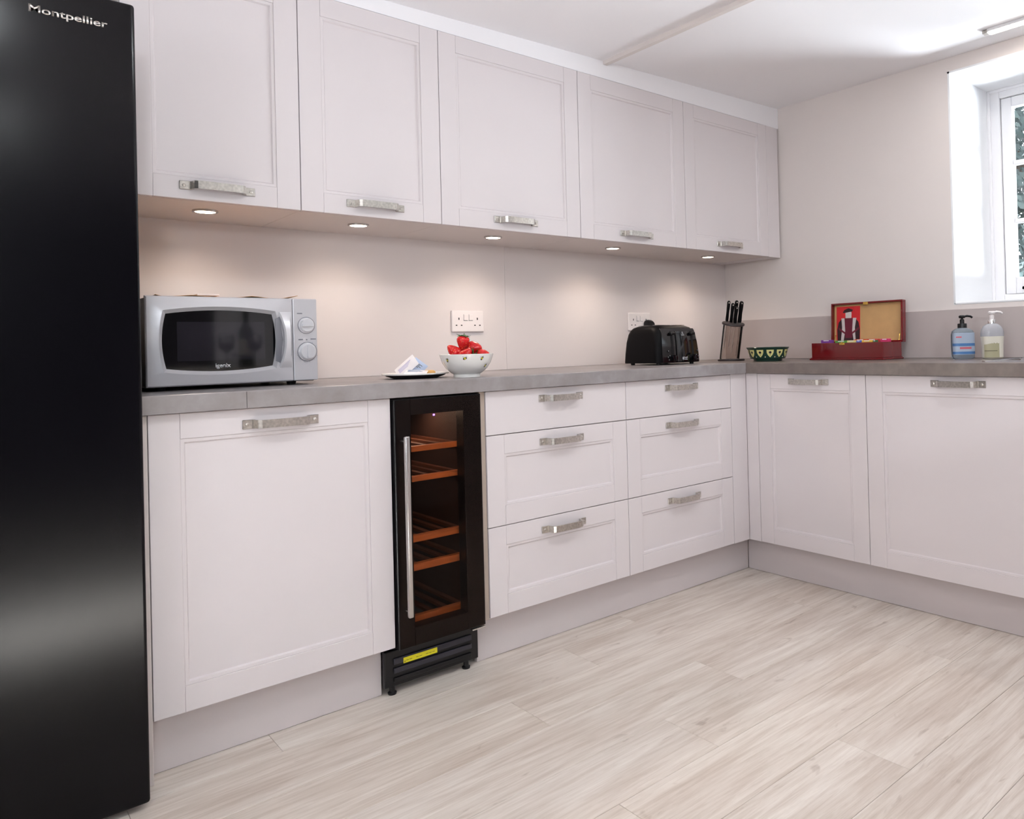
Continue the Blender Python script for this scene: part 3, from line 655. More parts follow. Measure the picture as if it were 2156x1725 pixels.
for (px, pz, r, ang) in ((1893, 515, .0205, 0), (1900, 818, .0235, PI/2)):
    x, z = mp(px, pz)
    bm = bmesh.new(); rings = [[(x+rr_*math.cos(a*PI/16), yy, z+rr_*math.sin(a*PI/16)) for a in range(32)] for rr_, yy in ((r*1.12, 0), (r*1.12, -.0015), (r*1.0, -.002), (r*.98, -.010), (r*.86, -.0125))]
    loft(bm, rings); kb = obj('dial', bm, 'silver_light', cp, smooth=35)
    bm = bmesh.new(); loft(bm, [[(x+rr_*math.cos(a*PI/16), yy, z+rr_*math.sin(a*PI/16)) for a in range(32)] for rr_, yy in ((r*1.2, .0005), (r*1.2, -.0008))]); obj('dial_shade_ring', bm, 'mw_print_and_shade', cp)  # darker ring added to paint the shading around the dial
    c, s_ = math.cos(ang), math.sin(ang); bm = bmesh.new()
    pts = [(-r*.75, -r*.17), (r*.75, -r*.17), (r*.75, r*.17), (-r*.75, r*.17)]
    prism(bm, [(x+a*c-b*s_, z+a*s_+b*c) for a, b in pts], 'y', -.0195, -.012); obj('dial_grip', bm, 'silver_light', kb)
bm = bmesh.new()
for (px, pz, wd) in ((1812, 378, 66), (1820, 680, 60), (1895, 680, 18), (1980, 672, 70)):
    x, z = mp(px, pz); hw = wd/2/1955*MW_; box(bm, x-hw, x+hw, -.0003, .0001, z-.0016, z+.0016)
for k in range(9):
    a = math.radians(200+k*27.5); x, z = mp(1900, 818); x += .030*math.cos(a); z += .030*math.sin(a)
    if x < MW_-.002: box(bm, x-.0007, x+.0007, -.0003, .0001, z-.0007, z+.0007)
obj('panel_print', bm, 'mw_print_and_shade', cp)
for x in (.04, MW_-.06):
    for y in (.05, .29):
        bm = bmesh.new(); lathe(bm, [(.012, .0003), (.014, .011)], 14, (x, y, 0)); obj('foot', bm, 'black_plastic', t)
# paper things on top of the microwave
mt = MZ1-.002+.0004
bm = bmesh.new(); nx, ny = 26, 6; g = []
def hpap(u, v_): return .0025+.010*max(0, u-.86)/.14+.006*max(0, 1-abs(u-.66)*7)+.005*max(0, 1-abs(u-.24)*6)+.005*max(0, .05-u)/.05
for layer in (0, 1):
    g.append([[bm.verts.new((-.185+.36*i/nx+.015*(j/ny-.5), -.09+.17*j/ny, hpap(i/nx, j/ny)+layer*.0012)) for i in range(nx+1)] for j in range(ny+1)])
for layer in (0, 1):
    for j in range(ny):
        for i in range(nx): bm.faces.new((g[layer][j][i], g[layer][j][i+1], g[layer][j+1][i+1], g[layer][j+1][i]))
for j in range(ny):
    for i in (0, nx): bm.faces.new((g[0][j][i], g[0][j+1][i], g[1][j+1][i], g[1][j][i]))
for i in range(nx):
    for j in (0, ny): bm.faces.new((g[0][j][i], g[0][j][i+1], g[1][j][i+1], g[1][j][i]))
o = obj('paper_leaflet', bm, 'paper_brown', None, smooth=60, loc=(-1.975, .298, mt-.002)); tag(o, 'curled brown paper leaflet lying flat on top of the microwave', 'leaflet')
o = obj('folded_card', B(-.028, .028, -.05, .05, 0, .005, bev=.0015), 'paper_white', None, loc=(-2.035, .29, mt+.0075)); tag(o, 'small white folded card on the brown leaflet on the microwave', 'card')

# ------------------------------------------------------------------ plate with sachets
PX, PY = -1.432, .225
t = thing('plate', 'flat white plate with dark underside holding drink sachets', 'plate', (PX, PY, ZT))
bm = bmesh.new(); lathe(bm, [(.0, .0085), (.075, .0085), (.102, .0118), (.1055, .0125), (.1065, .0150), (.1055, .0170), (.102, .0165), (.075, .0105), (.0, .0105)], 48, cap=False); obj('dish', bm, 'ceramic', t, smooth=50)
bm = bmesh.new(); lathe(bm, [(.070, .0004), (.092, .0075), (.098, .0118), (.074, .0083), (.0, .0083)], 48); obj('underside', bm, 'plate_dark', t, smooth=50)
def sachet(label, loc, rot, w_, h_, m, print_m, k):
    bm = bmesh.new(); n = 8; rings = []
    P = {}
    for s in (-1, 1):
        for i in range(n+1):
            for j in range(n+1):
                u, v_ = -1+2*i/n, -1+2*j/n; P[s, i, j] = bm.verts.new((u*w_/2, s*(.0005+.0045*(1-u**4)*(1-v_**4)), v_*h_/2))
        for i in range(n):
            for j in range(n): bm.faces.new((P[s, i, j], P[s, i+1, j], P[s, i+1, j+1], P[s, i, j+1]))
    for i in range(n):
        for j in (0, n): bm.faces.new((P[-1, i, j], P[-1, i+1, j], P[1, i+1, j], P[1, i, j])); bm.faces.new((P[-1, j, i], P[-1, j, i+1], P[1, j, i+1], P[1, j, i]))
    o = thing('drink_sachet', label, 'sachet', loc, 0, 'drink sachets on the plate'); o.rotation_euler = rot
    obj('packet', bm, m, o, smooth=50)
    bm = bmesh.new()
    for q in range(4): box(bm, -w_*.36, w_*(.1+.07*((q*k) % 4)), -.0056, -.0044, -h_*.1+q*h_*.09, -h_*.1+q*h_*.09+h_*.035)
    obj('print', bm, print_m, o)
ca = -math.radians(42)
sachet('white printed sachet leaning highest on the left of the plate', (PX-.034, PY-.006, ZT+.0375), (-.45, -math.radians(40), ca), .078, .044, 'paper_white', 'paper_lilac', 1)
sachet('pale blue sachet leaning beside the white one on the plate', (PX+.004, PY-.006, ZT+.037), (-.55, math.radians(38), ca), .05, .046, 'paper_blue', 'label_ink', 2)
sachet('white sachet lying in front on the plate', (PX-.022, PY-.045, ZT+.0185), (-1.2, math.radians(4), ca), .07, .04, 'paper_white', 'soap_label', 3)
bm = bmesh.new(); lathe(bm, [(.0, .0), (.018, .0), (.0205, .004), (.0195, .010), (.014, .0135), (0, .0145)], 24, cap=False)
o = obj('biscuit', bm, 'biscuit', None, smooth=50, loc=(PX+.032, PY-.032, ZT+.0108)); tag(o, 'small round orange biscuit on the plate beside the sachets', 'biscuit')

# ------------------------------------------------------------------ bowl of strawberries
BX, BY = -1.3146, .1
prof = [(.040, .0), (.043, .0), (.043, .010), (.050, .014), (.066, .028), (.0775, .046), (.0845, .066), (.0865, .0735), (.0855, .0745), (.083, .0735), (.0805, .064), (.073, .046), (.060, .030), (.045, .019), (.0, .016)]
t = thing('fruit_bowl', 'white bowl with painted bees holding strawberries', 'bowl', (BX, BY, ZT))
bm = bmesh.new(); lathe(bm, [(.0, .0012)]+prof, 56, cap=False); obj('bowl_body', bm, 'ceramic', t, smooth=40)
def rad(pr, z):
    for (r0, z0_), (r1, z1_) in zip(pr, pr[1:]):
        if z0_ <= z <= z1_ and z1_ > z0_: return r0+(r1-r0)*(z-z0_)/(z1_-z0_)
    return pr[-1][0]
outp = prof[2:8]
TC = math.atan2(-2.0657-BY, -2.5897-BX)    # direction to the viewer's side
def decal(bm, pr, poly, off=.0006, mi=0, sub=None):
    """poly of (angle, z) wrapped on a surface of revolution"""
    c = (sum(p[0] for p in poly)/len(poly), sum(p[1] for p in poly)/len(poly))
    def P(a, z): r = rad(pr, z)+off; return bm.verts.new((r*math.cos(a), r*math.sin(a), z))
    fine = []
    for i, p in enumerate(poly):
        q = poly[(i+1) % len(poly)]; n = max(1, int(abs(q[0]-p[0])/.05)+1)
        fine += [(p[0]+(q[0]-p[0])*k/n, p[1]+(q[1]-p[1])*k/n) for k in range(n)]
    cv = P(*c); V1 = [P(c[0]+(p[0]-c[0])*.5, c[1]+(p[1]-c[1])*.5) for p in fine]; V2 = [P(*p) for p in fine]; n = len(fine)
    for i in range(n):
        j = (i+1) % n
        bm.faces.new((cv, V1[i], V1[j])).material_index = mi; bm.faces.new((V1[i], V2[i], V2[j], V1[j])).material_index = mi
def ell(a0, z0_, ra, rz_, tilt=0, n=12):
    out = []
    for i in range(n):
        x, y = ra*math.cos(2*PI*i/n), rz_*math.sin(2*PI*i/n); out.append((a0+(x*math.cos(tilt)-y*math.sin(tilt))/.08, z0_+x*math.sin(tilt)+y*math.cos(tilt)))
    return out
for da, z, tl in ((-.82, .056, 1.3), (-.06, .061, .4), (.62, .060, 1.1), (.95, .036, .9), (-1.7, .05, .3), (1.9, .055, 1.4), (2.8, .05, .5)):
    a = TC+da; bm = bmesh.new()
    decal(bm, outp, ell(a, z, .0068, .0040, tl), .0005, 0); decal(bm, outp, ell(a, z, .0030, .0038, tl), .0008, 1)
    for s in (-1, 1): decal(bm, outp, ell(a+.055*s, z+.0045, .0042, .0022, tl+s*.9), .0004, 2)
    obj('painted_bee', bm, ['bee_dark', 'bee_yellow', 'bee_wing'], t)
def berry_mesh():
    bm = bmesh.new(); pr = [(.0, -.0235), (.004, -.0225), (.009, -.017), (.0145, -.007), (.018, .004), (.0185, .010), (.0165, .0165), (.011, .0205), (.0, .0205)]
    lathe(bm, pr, 20, cap=False)
    for v in bm.verts: v.co.x *= 1+.08*math.sin(v.co.z*150); v.co.y *= .95
    return mesh_of(bm, 'strawberry', 50, 'berry')
def calyx_mesh():
    bm = bmesh.new()
    for k in range(8):
        a = 2*PI*k/8; c, s = math.cos(a), math.sin(a)
        pts = [(0, 0, .0215), (.011, .0042, .0222), (.0215, .0, .0185+.006*(k % 2)), (.011, -.0042, .0222)]
        V = [bm.verts.new((p[0]*c-p[1]*s, p[0]*s+p[1]*c, p[2])) for p in pts]; V2 = [bm.verts.new((p.co.x, p.co.y, p.co.z+.0008)) for p in V]
        bm.faces.new(V); bm.faces.new(V2[::-1])
        for i in range(4): bm.faces.new((V[i], V[(i+1) % 4], V2[(i+1) % 4], V2[i]))
    cyl(bm, (0, 0, .0205), (.002, .001, .029), .0012, 6)
    return mesh_of(bm, 'calyx', None, 'calyx')
BM_, CM_ = berry_mesh(), calyx_mesh()
GB = 'strawberries in the bee bowl'
def berry(label, r_, tw, z, rot, sc=1.0):
    x = BX+RT.x*r_-F.x*tw; y_ = BY+RT.y*r_-F.y*tw
    o = thing('strawberry', label, 'strawberry', (x, y_, z), 0, GB); o.rotation_euler = rot; o.scale = (sc, sc, sc)
    obj('berry', BM_, None, o); obj('calyx', CM_, None, o)
berry('topmost strawberry standing tip down with green leaves up', -.010, .004, 1.021, (.1, .08, 0), 1.1)
berry('large strawberry at the left of the pile, cut side to the bowl rim', -.038, .012, .9955, (2.3, .1, .75), 1.15)
berry('long strawberry right behind the topmost one', .025, -.017, 1.005, (-1.5, .6, .3), 1.2)
berry('strawberry lying low in front below the topmost one', .008, .044, .986, (1.6, 1.2, .9), 1.0)
berry('pale strawberry lying at the far right on the bowl rim', .059, .010, .983, (-1.55, .9, .3), .95)
for k in range(5):
    a = k*2*PI/5+.4; berry(['strawberry low inside the bowl on the right side under the pile', 'strawberry low inside the bowl at the front right under the pile', 'strawberry low inside the bowl at the front left under the pile', 'strawberry low inside the bowl on the left side under the pile', 'strawberry low inside the bowl at the back under the pile'][k], .030*math.cos(a), .030*math.sin(a), .9535, (1.3, .6*k, a), .82)

# ------------------------------------------------------------------ toaster
t = thing('toaster', 'black four-slice toaster with two levers on the back worktop', 'toaster', (-.198, .31, ZT))
hw, hd, hh = .138, .110, .172
bm = bmesh.new(); rings = []
for z, sx, sy, r in ((.008, .985, .985, .022), (.010, 1, 1, .022), (.05, .99, .985, .024), (.10, .965, .95, .027), (.135, .93, .90, .032), (.152, .89, .845, .036), (.163, .83, .77, .04), (.1695, .74, .66, .045), (.172, .62, .52, .045)):
    rings.append([(p[0], p[1], z) for p in rrect(hw*sx, hd*sy, r)])
loft(bm, rings); body = obj('body', bm, 'matt_black', t, smooth=40)
# glossy lever panel that wraps the front face
def fy(z):   # front surface y of the body at height z
    pts = [(.010, 1), (.05, .985), (.10, .95), (.135, .90), (.152, .845), (.163, .77), (.1695, .66)]
    for (a, s1), (b, s2) in zip(pts, pts[1:]):
        if a <= z <= b: return -hd*(s1+(s2-s1)*(z-a)/(b-a))
    return -hd*.66
def skin(bm, x0f, x1f, zs, off, mi=0, bulge=0.0):
    g = []
    for z in zs:
        a, b = x0f(z), x1f(z); g.append([bm.verts.new((a+(b-a)*i/8, fy(z)-off-bulge*(1-(2*i/8-1)**2), z)) for i in range(9)])
    for j in range(len(g)-1):
        for i in range(8): bm.faces.new((g[j][i], g[j][i+1], g[j+1][i+1], g[j+1][i])).material_index = mi
    # return the sheet to the body so it has thickness
    e = [[bm.verts.new((v.co.x, v.co.y+off+bulge+.004, v.co.z)) for v in (row_[0], row_[-1])] for row_ in g]
    for j in range(len(g)-1):
        bm.faces.new((g[j][0], g[j+1][0], e[j+1][0], e[j][0])); bm.faces.new((g[j][-1], e[j][1], e[j+1][1], g[j+1][-1]))
zs = [.012, .03, .05, .075, .10, .12, .135, .145, .152, .158]
tp = lambda z: 1-.10*max(0, (z-.05)/.12)**1.5
bm = bmesh.new(); skin(bm, lambda z: -hw*.80*tp(z), lambda z: hw*.84*tp(z), zs, .0025); pan = obj('front_panel', bm, 'gloss_black', body, smooth=40)
bm = bmesh.new(); skin(bm, lambda z: -.022*tp(z), lambda z: .062*tp(z), zs[:-2], .006, bulge=.006); obj('centre_bulge', bm, 'gloss_black', body, smooth=40)
for x in (-.045, .082):
    bm = bmesh.new(); skin(bm, lambda z: x-.0065, lambda z: x+.0065, [.028, .05, .075, .10, .12, .135, .145], .0035); obj('lever_slot', bm, 'dark_gap', body)
    lz = .137; bm = bmesh.new(); box(bm, x-.013, x+.013, fy(lz)-.019, fy(lz)-.002, lz-.008, lz+.004, bev=.004, seg=3); obj('lever', bm, 'black_plastic', body, smooth=45)
    zk = .028; yk = fy(zk)-.0028; bm = bmesh.new(); cyl(bm, (x, yk+.004, zk), (x, yk-.015, zk), .014, 24); box(bm, x-.002, x+.002, yk-.018, yk-.014, zk-.013, zk+.013, bev=.0008, seg=1); obj('browning_knob', bm, 'gloss_black', body, smooth=45)
    sgn = -1 if x < 0 else 1
    for k, (dx, z) in enumerate(((.028, .058), (.021, .038), (.032, .032), (.027, .020))):
        bm = bmesh.new(); cyl(bm, (x+sgn*dx, fy(z)-.001, z), (x+sgn*dx, fy(z)-.0052, z), .0045, 14); cyl(bm, (x+sgn*dx-.001, fy(z)-.005, z+.002), (x+sgn*dx-.001, fy(z)-.0056, z+.002), .0016, 8, mi=1); obj('button', bm, ['black_plastic', 'logo_white'], body, smooth=45)
obj('lettering', text_mesh('Russell', .023, 'logo_white', .0004, .012), None, body, loc=(.013, fy(.028)-.0116, .0275))
obj('lettering', text_mesh('Hobbs', .023, 'logo_white', .0004, .012, height=.0058), None, body, loc=(.013, fy(.02)-.0116, .0195))
bm = bmesh.new(); prism(bm, [(.008+.003*math.cos(a*PI/6), .0262+.0068*math.sin(a*PI/6)) for a in range(12)], 'y', fy(.026)-.0118, fy(.026)-.0105); obj('emblem', bm, 'logo_white', body)
bm = bmesh.new(); zz = .128; yy = fy(.134)-.0112
a, b, c = (.010, .127), (.026, .127), (.018, .142)
for p, q in ((a, b), (b, c), (c, a)): cyl(bm, (p[0], fy(p[1])-.0118, p[1]), (q[0], fy(q[1])-.0118, q[1]), .0008, 6)
cyl(bm, (.018, fy(.137)-.0118, .137), (.018, fy(.130)-.0118, .130), .0008, 6); obj('warning_mark', bm, 'logo_white', body)
for y in (-.045, .045):
    bm = bmesh.new(); box(bm, -.085, -.008, y-.016, y+.016, .1715, .174, bev=.001, seg=1); box(bm, .008, .085, y-.016, y+.016, .1715, .174, bev=.001, seg=1); obj('slot_rim', bm, 'chrome', body)
    bm = bmesh.new(); box(bm, -.079, -.014, y-.010, y+.010, .174, .1743); box(bm, .014, .079, y-.010, y+.010, .174, .1743); obj('bread_slot', bm, 'dark_gap', body)
for x in (-.105, .105):
    for y in (-.08, .08):
        bm = bmesh.new(); lathe(bm, [(.009, .0003), (.010, .0085)], 12, (x, y, 0)); obj('foot', bm, 'black_plastic', t)

# ------------------------------------------------------------------ knife block with knives
KX, KY = .268, .30
t = thing('knife_block', 'leaning clear knife block on a dark oval base', 'knife block', (KX, KY, ZT))
ax = Vector((-.10, -.26, 1)).normalized(); e1 = (Vector((.737, -.675, 0))-ax*Vector((.737, -.675, 0)).dot(ax)).normalized(); e2 = ax.cross(e1)
bm = bmesh.new(); loft(bm, [[(.066*math.cos(a*PI/20)*e_, .05*math.sin(a*PI/20)*e_, z) for a in range(40)] for e_, z in ((.98, .0004), (1, .002), (1, .0065), (.97, .0085))])
for v in bm.verts:
    x, y = v.co.x, v.co.y; v.co.x = x*.737-y*.675*-1; v.co.y = -x*.675+y*.737
kb = obj('base', bm, 'knife_base', t, smooth=45)
b0 = Vector((-.004, .0, .0085)); b0 = b0-e1*.006
def ovr(o_, ra, rb): return [tuple(o_+e1*ra*math.cos(a*PI/20)+e2*rb*math.sin(a*PI/20)) for a in range(40)]
L_ = .172
bm = bmesh.new(); r0 = ovr(b0, .048, .036)
V0 = [(p[0]-ax.x/ax.z*(p[2]-.0087), p[1]-ax.y/ax.z*(p[2]-.0087), .0087) for p in r0]
i0 = [tuple(Vector(p)*0.94+Vector((b0.x, b0.y, .0087))*0.06) for p in V0]
loft(bm, [V0, ovr(b0+ax*L_, .048, .036), ovr(b0+ax*L_, .0445, .0325), [(p[0], p[1], .012) for p in i0]], cap=False); obj('clear_body', bm, 'smoky', t, smooth=45)
bm = bmesh.new(); loft(bm, [ovr(b0+ax*L_, .053, .042), ovr(b0+ax*(L_+.001), .0545, .043), ovr(b0+ax*(L_+.007), .0545, .043), ovr(b0+ax*(L_+.009), .053, .0415)]); obj('collar', bm, 'knife_base', t, smooth=45)
klab = ['leftmost knife in the block, slim black handle', 'second knife from the left in the block, black handle', 'middle knife at the front of the block, lower black handle', 'knife with the pale end cap behind the middle one', 'rightmost knife in the block, thick black handle']
for k, (a, b, hl, r, bl) in enumerate(((-.032, .004, .105, .008, .13), (-.014, -.012, .098, .0085, .12), (.004, -.022, .086, .009, .11), (.007, .012, .108, .009, .15), (.028, -.002, .108, .0105, .16))):
    p0 = Vector((KX, KY, ZT))+b0+ax*(L_+.0095)+e1*a+e2*b
    o = thing('kitchen_knife', klab[k], 'knife', p0, 0, 'knives in the block'); o.rotation_euler = Matrix((e1, e2, ax)).transposed().to_euler()
    bm = bmesh.new(); loft(bm, [[(r*sx*math.cos(q*PI/8), r*1.3*sx*math.sin(q*PI/8), z) for q in range(16)] for sx, z in ((.75, .004), (.95, .012), (.85, hl*.45), (1, hl*.8), (.95, hl*.95), (.5, hl))]); obj('handle', bm, 'matt_black', o, smooth=45)
    bm = bmesh.new(); loft(bm, [[(r*sx*math.cos(q*PI/8), r*1.3*sx*math.sin(q*PI/8), z) for q in range(16)] for sx, z in ((.78, .0005), (.8, .0045))]); cyl(bm, (0, -r*1.5, hl*.93), (0, -r*1.52, hl*.93), .003, 8); obj('bolster', bm, 'chrome', o, smooth=45)
    bm = bmesh.new(); prism(bm, [(-.012, -.012), (.012, -.012), (.012, -bl*.8), (-.010, -bl)], 'x', -.0009, .0009); obj('blade', bm, 'steel', o)

# ------------------------------------------------------------------ green patterned bowl
GX, GY = .229, .05
t = thing('patterned_bowl', 'dark green bowl painted with cream shields, on the corner of the worktop', 'bowl', (GX, GY, ZT))
gp = [(.060, .0), (.064, .001), (.066, .010), (.078, .0125), (.0805, .016), (.086, .036), (.0905, .053), (.097, .0605), (.0985, .0625), (.0965, .064), (.088, .058), (.081, .03), (.074, .017), (.0, .014)]
bm = bmesh.new(); lathe(bm, [(.0, .0015)]+gp, 56, cap=False); obj('bowl_body', bm, 'bowl_green', t, smooth=35)
go = gp[3:8]
TG = math.atan2(-2.0657-GY, -2.5897-GX)
N = 12
for k in range(N):
    a = TG+.12+2*PI*k/N; wd = .2; bm = bmesh.new()
    decal(bm, go, [(a-wd*.9, .0525), (a+wd*.9, .0525), (a+wd*.88, .040), (a+wd*.6, .029), (a, .0185), (a-wd*.6, .029), (a-wd*.88, .040)], .0006, 0)
    decal(bm, go, [(a-.010, .037), (a+.010, .037), (a+.010, .027), (a-.010, .027)], .0012, 1)
    decal(bm, go, [(a+.070*math.cos(q*PI/5), .0410+.0055*math.sin(q*PI/5)) for q in range(10)], .0012, 1)
    obj('painted_shield', bm, ['bowl_cream', 'bowl_navy'], t); bm = bmesh.new()
    decal(bm, go, [(a+PI/N+.03*math.cos(q*PI/4), .0205+.0028*math.sin(q*PI/4)) for q in range(8)], .0008, 0); obj('painted_dot', bm, 'bowl_dot', t)

# ------------------------------------------------------------------ red tea box, lid open
RX, RY0, RY1 = .352, -.104, -.452
t = thing('tea_box', 'glossy red wooden box standing open with a picture in its lid', 'box', (RX, RY0, ZT), -PI/2)
LW, LD, LH = RY0-RY1, .165, .076      # local x = along -y world, local y = +x world
bm = bmesh.new(); box(bm, -.008, LW+.008, -.008, LD+.004, .0004, .007, bev=.002); box(bm, -.004, LW+.004, -.004, LD+.002, .007, .0105, bev=.0015); obj('foot_moulding', bm, 'red_lacquer', t)
bm = bmesh.new(); w2 = .009
box(bm, 0, LW, 0, w2, .0105, LH, bev=.001, seg=1); box(bm, 0, LW, LD-w2, LD, .0105, LH, bev=.001, seg=1); box(bm, 0, w2, w2, LD-w2, .0105, LH, bev=.001, seg=1); box(bm, LW-w2, LW, w2, LD-w2, .0105, LH, bev=.001, seg=1); box(bm, w2, LW-w2, w2, LD-w2, .0105, .016)
obj('box_body', bm, 'red_lacquer', t)
bm = bmesh.new(); box(bm, LW*.41, LW*.41+.028, -.002, 0, LH-.010, LH-.0005, bev=.0008, seg=1); box(bm, LW*.41+.010, LW*.41+.018, -.004, -.0015, LH-.004, LH+.003, bev=.0008, seg=1); obj('latch', bm, 'brass', t)
# lid standing up, leaning back a little: local frame at the hinge line
ld = obj('lid', B(-.004, LW+.004, .022, .032, .0, .186, bev=.002), 'red_lacquer', t, loc=(0, LD+.001, LH-.002), rot=(-.05, 0, 0))
bm = bmesh.new(); w2 = .008
box(bm, -.004, LW+.004, 0, .0215, .178, .186, bev=.0012, seg=1); box(bm, -.004, LW+.004, 0, .0215, 0, .008, bev=.0012, seg=1); box(bm, -.004, .004, 0, .0215, .008, .178, bev=.0012, seg=1); box(bm, LW-.004, LW+.004, 0, .0215, .008, .178, bev=.0012, seg=1)
obj('lid_rim', bm, 'red_lacquer', ld)
obj('lid_lining', B(.0045, LW-.0045, .018, .0215, .0085, .1775), 'box_lining', ld)
bm = bmesh.new(); box(bm, LW*.47, LW*.47+.024, -.0015, 0, .172, .185, bev=.0006, seg=1); obj('lid_catch', bm, 'brass', ld)
for x in (.012, LW-.014):
    bm = bmesh.new(); cyl(bm, (x, .012, .035), (x, .002, -.006), .0016, 8); cyl(bm, (x, .012, .035), (x, .017, .035), .003, 8); obj('lid_stay', bm, 'brass', ld)
# generic robed figure on a red card
cw = .122; cx0 = .016
cdp = obj('picture_card', B(cx0, cx0+cw, .0172, .018, .012, .170), 'card_red', ld)
bm = bmesh.new(); mx_ = cx0+cw*.52; Yc = .0172
def flat(pts, mi, k): prism(bm, [(mx_+p[0], .012+p[1]) for p in pts], 'y', Yc-.0001-k*.00012, Yc-.00005, mi)
flat([(-.058, 0), (.056, 0), (.058, .05), (.050, .085), (.034, .104), (-.034, .104), (-.052, .085), (-.060, .05)], 0, 1)
flat([(-.018, .012), (.018, .012), (.022, .104), (-.022, .104)], 2, 2)
flat([(-.040, .0), (-.026, .0), (-.018, .045), (-.022, .104), (-.038, .104), (-.034, .06)], 1, 3); flat([(.026, .0), (.036, .0), (.032, .06), (.040, .104), (.022, .104), (.018, .045)], 1, 3)
flat([(-.016+.0, .104), (.014, .104), (.015, .128), (.010, .140), (-.012, .140), (-.017, .128)], 1, 3)
flat([(-.026, .128), (.018, .134), (.022, .142), (.0, .150), (-.022, .143), (-.030, .132)], 0, 4)
flat([(-.054, .052), (-.020, .030), (-.016, .037), (-.052, .062)], 2, 4); flat([(.054, .052), (.020, .030), (.016, .037), (.052, .062)], 2, 4)
obj('printed_figure', bm, ['card_dark', 'card_pale', 'card_plum'], ld)
# tea packets in the box
pc = [((124, 60, 150), 'purple'), ((86, 160, 70), 'green'), ((238, 222, 150), 'cream'), ((84, 104, 196), 'blue'), ((240, 196, 80), 'yellow'), ((214, 74, 44), 'orange'), ((206, 56, 60), 'red'), ((60, 110, 70), 'dark green'), ((222, 60, 116), 'pink')]
for n_, (c, nm) in enumerate(pc): mat('packet_'+nm.replace(' ', '_'), c, .5)
pk = [('purple', .03, .055, 0), ('green', .092, .06, 1), ('cream', .152, .042, 1), ('blue', .198, .022, 1), ('yellow', .224, .05, 1), ('orange', .155, .06, 0), ('red', .215, .055, 0), ('dark green', .278, .014, 1), ('pink', .282, .04, 0)]
for nm, x0, wd, rowk in pk:
    yb = .018+.03 if rowk else .018+.085
    if nm in ('purple',): yb = .03
    bm = bmesh.new(); ph_ = LH-.0075+.0045*(rowk == 0)
    box(bm, 0, wd, 0, .022, .0, ph_, bev=.0015, seg=1)
    o = thing('tea_packet', nm+' tea packet standing in the red box', 'tea packet', (0, 0, 0), -PI/2, 'tea packets in the red box')
    q = Matrix.Rotation(-PI/2, 3, 'Z') @ Vector((x0, yb, 0)); o.location = (RX+q.x, RY0+q.y, ZT+.0165)
    obj('wrapper', bm, 'packet_'+nm.replace(' ', '_'), o)
    obj('tag', B(wd*.25, wd*.75, -.0006, 0, ph_-.005, ph_-.0015), 'paper_white', o)

# ------------------------------------------------------------------ soap bottles
def oval(hx, hy, n_=2.6, N_=36):
    out = []
    for i in range(N_):
        a = 2*PI*i/N_; c, s = math.cos(a), math.sin(a); out.append((hx*math.copysign(abs(c)**(2/n_), c), hy*math.copysign(abs(s)**(2/n_), s)))
    return out
def pump(t, z, m_collar, m_pump, rc, hc, sgn=1):
    bm = bmesh.new(); lathe(bm, [(rc, 0), (rc, hc*.9), (rc*.9, hc)], 24, (0, 0, z)); obj('pump_collar', bm, m_collar, t, smooth=45)
    bm = bmesh.new(); lathe(bm, [(.0085, 0), (.0085, .016), (.0045, .018), (.0045, .024)], 16, (0, 0, z+hc)); obj('pump_stem', bm, m_pump, t, smooth=45)
    bm = bmesh.new(); zt = z+hc+.022
    loft(bm, [[(p[0], p[1], q) for p in oval(.012*k, .010*k)] for k, q in ((.8, zt-.001), (1, zt+.002), (1, zt+.008), (.7, zt+.011))])
    tube(bm, [(.006, 0, zt+.005), (.02, 0, zt+.008), (.034, 0, zt+.006), (.041, 0, zt+.001)], .0045, 10); obj('pump_nozzle', bm, m_pump, t, smooth=45)
SXb = .45
ra_ = -.742
t = thing('soap_bottle', 'clear blue handwash bottle with black pump and striped label', 'soap bottle', (SXb, -.747, ZT), ra_, 'soap bottles by the sink')
bm = bmesh.new(); loft(bm, [[(p[0], p[1], z) for p in oval(hx, hy, n_)] for hx, hy, n_, z in ((.038, .022, 3, .0005), (.043, .026, 3.2, .006), (.0435, .027, 3.4, .06), (.0435, .027, 3.2, .098), (.040, .026, 2.8, .112), (.028, .022, 2.3, .121), (.0165, .0165, 2, .125))]); obj('bottle', bm, 'soap_clear', t, smooth=40)
def sticker(name, z0_, z1_, m, k=1.012, u0=0, u1=36, hx=.0435, hy=.027, n_=3.3, par=None):
    P_ = oval(hx*k, hy*k, n_, 72); idx = range(u0, u1+1); bm = bmesh.new()
    A = [bm.verts.new((P_[i % 72][0], P_[i % 72][1], z0_)) for i in idx]; C = [bm.verts.new((P_[i % 72][0], P_[i % 72][1], z1_)) for i in idx]
    for i in range(len(A)-1): bm.faces.new((A[i], A[i+1], C[i+1], C[i]))
    return obj(name, bm, m, par or t, smooth=60)
sticker('label_band', .018, .105, 'soap_label', 1.008, 37, 71); sticker('label_stripe', .020, .030, 'soap_blue', 1.016, 37, 71); sticker('label_stripe', .052, .063, 'soap_blue', 1.016, 37, 71); sticker('label_mark', .040, .048, 'soap_pink', 1.016, 50, 58); sticker('label_mark', .085, .091, 'soap_pink', 1.016, 45, 52)
pump(t, .1245, 'black_plastic', 'black_plastic', .0175, .018)
t = thing('soap_bottle', 'cream handwash bottle with rounded shoulders and white pump', 'soap bottle', (SXb, -.8625, ZT), ra_, 'soap bottles by the sink')
sec = [(.034, .020, .0005), (.039, .025, .006), (.0395, .026, .05), (.0425, .027, .088), (.0425, .027, .102), (.040, .026, .115), (.033, .023, .127), (.022, .018, .135), (.0135, .0135, .138)]
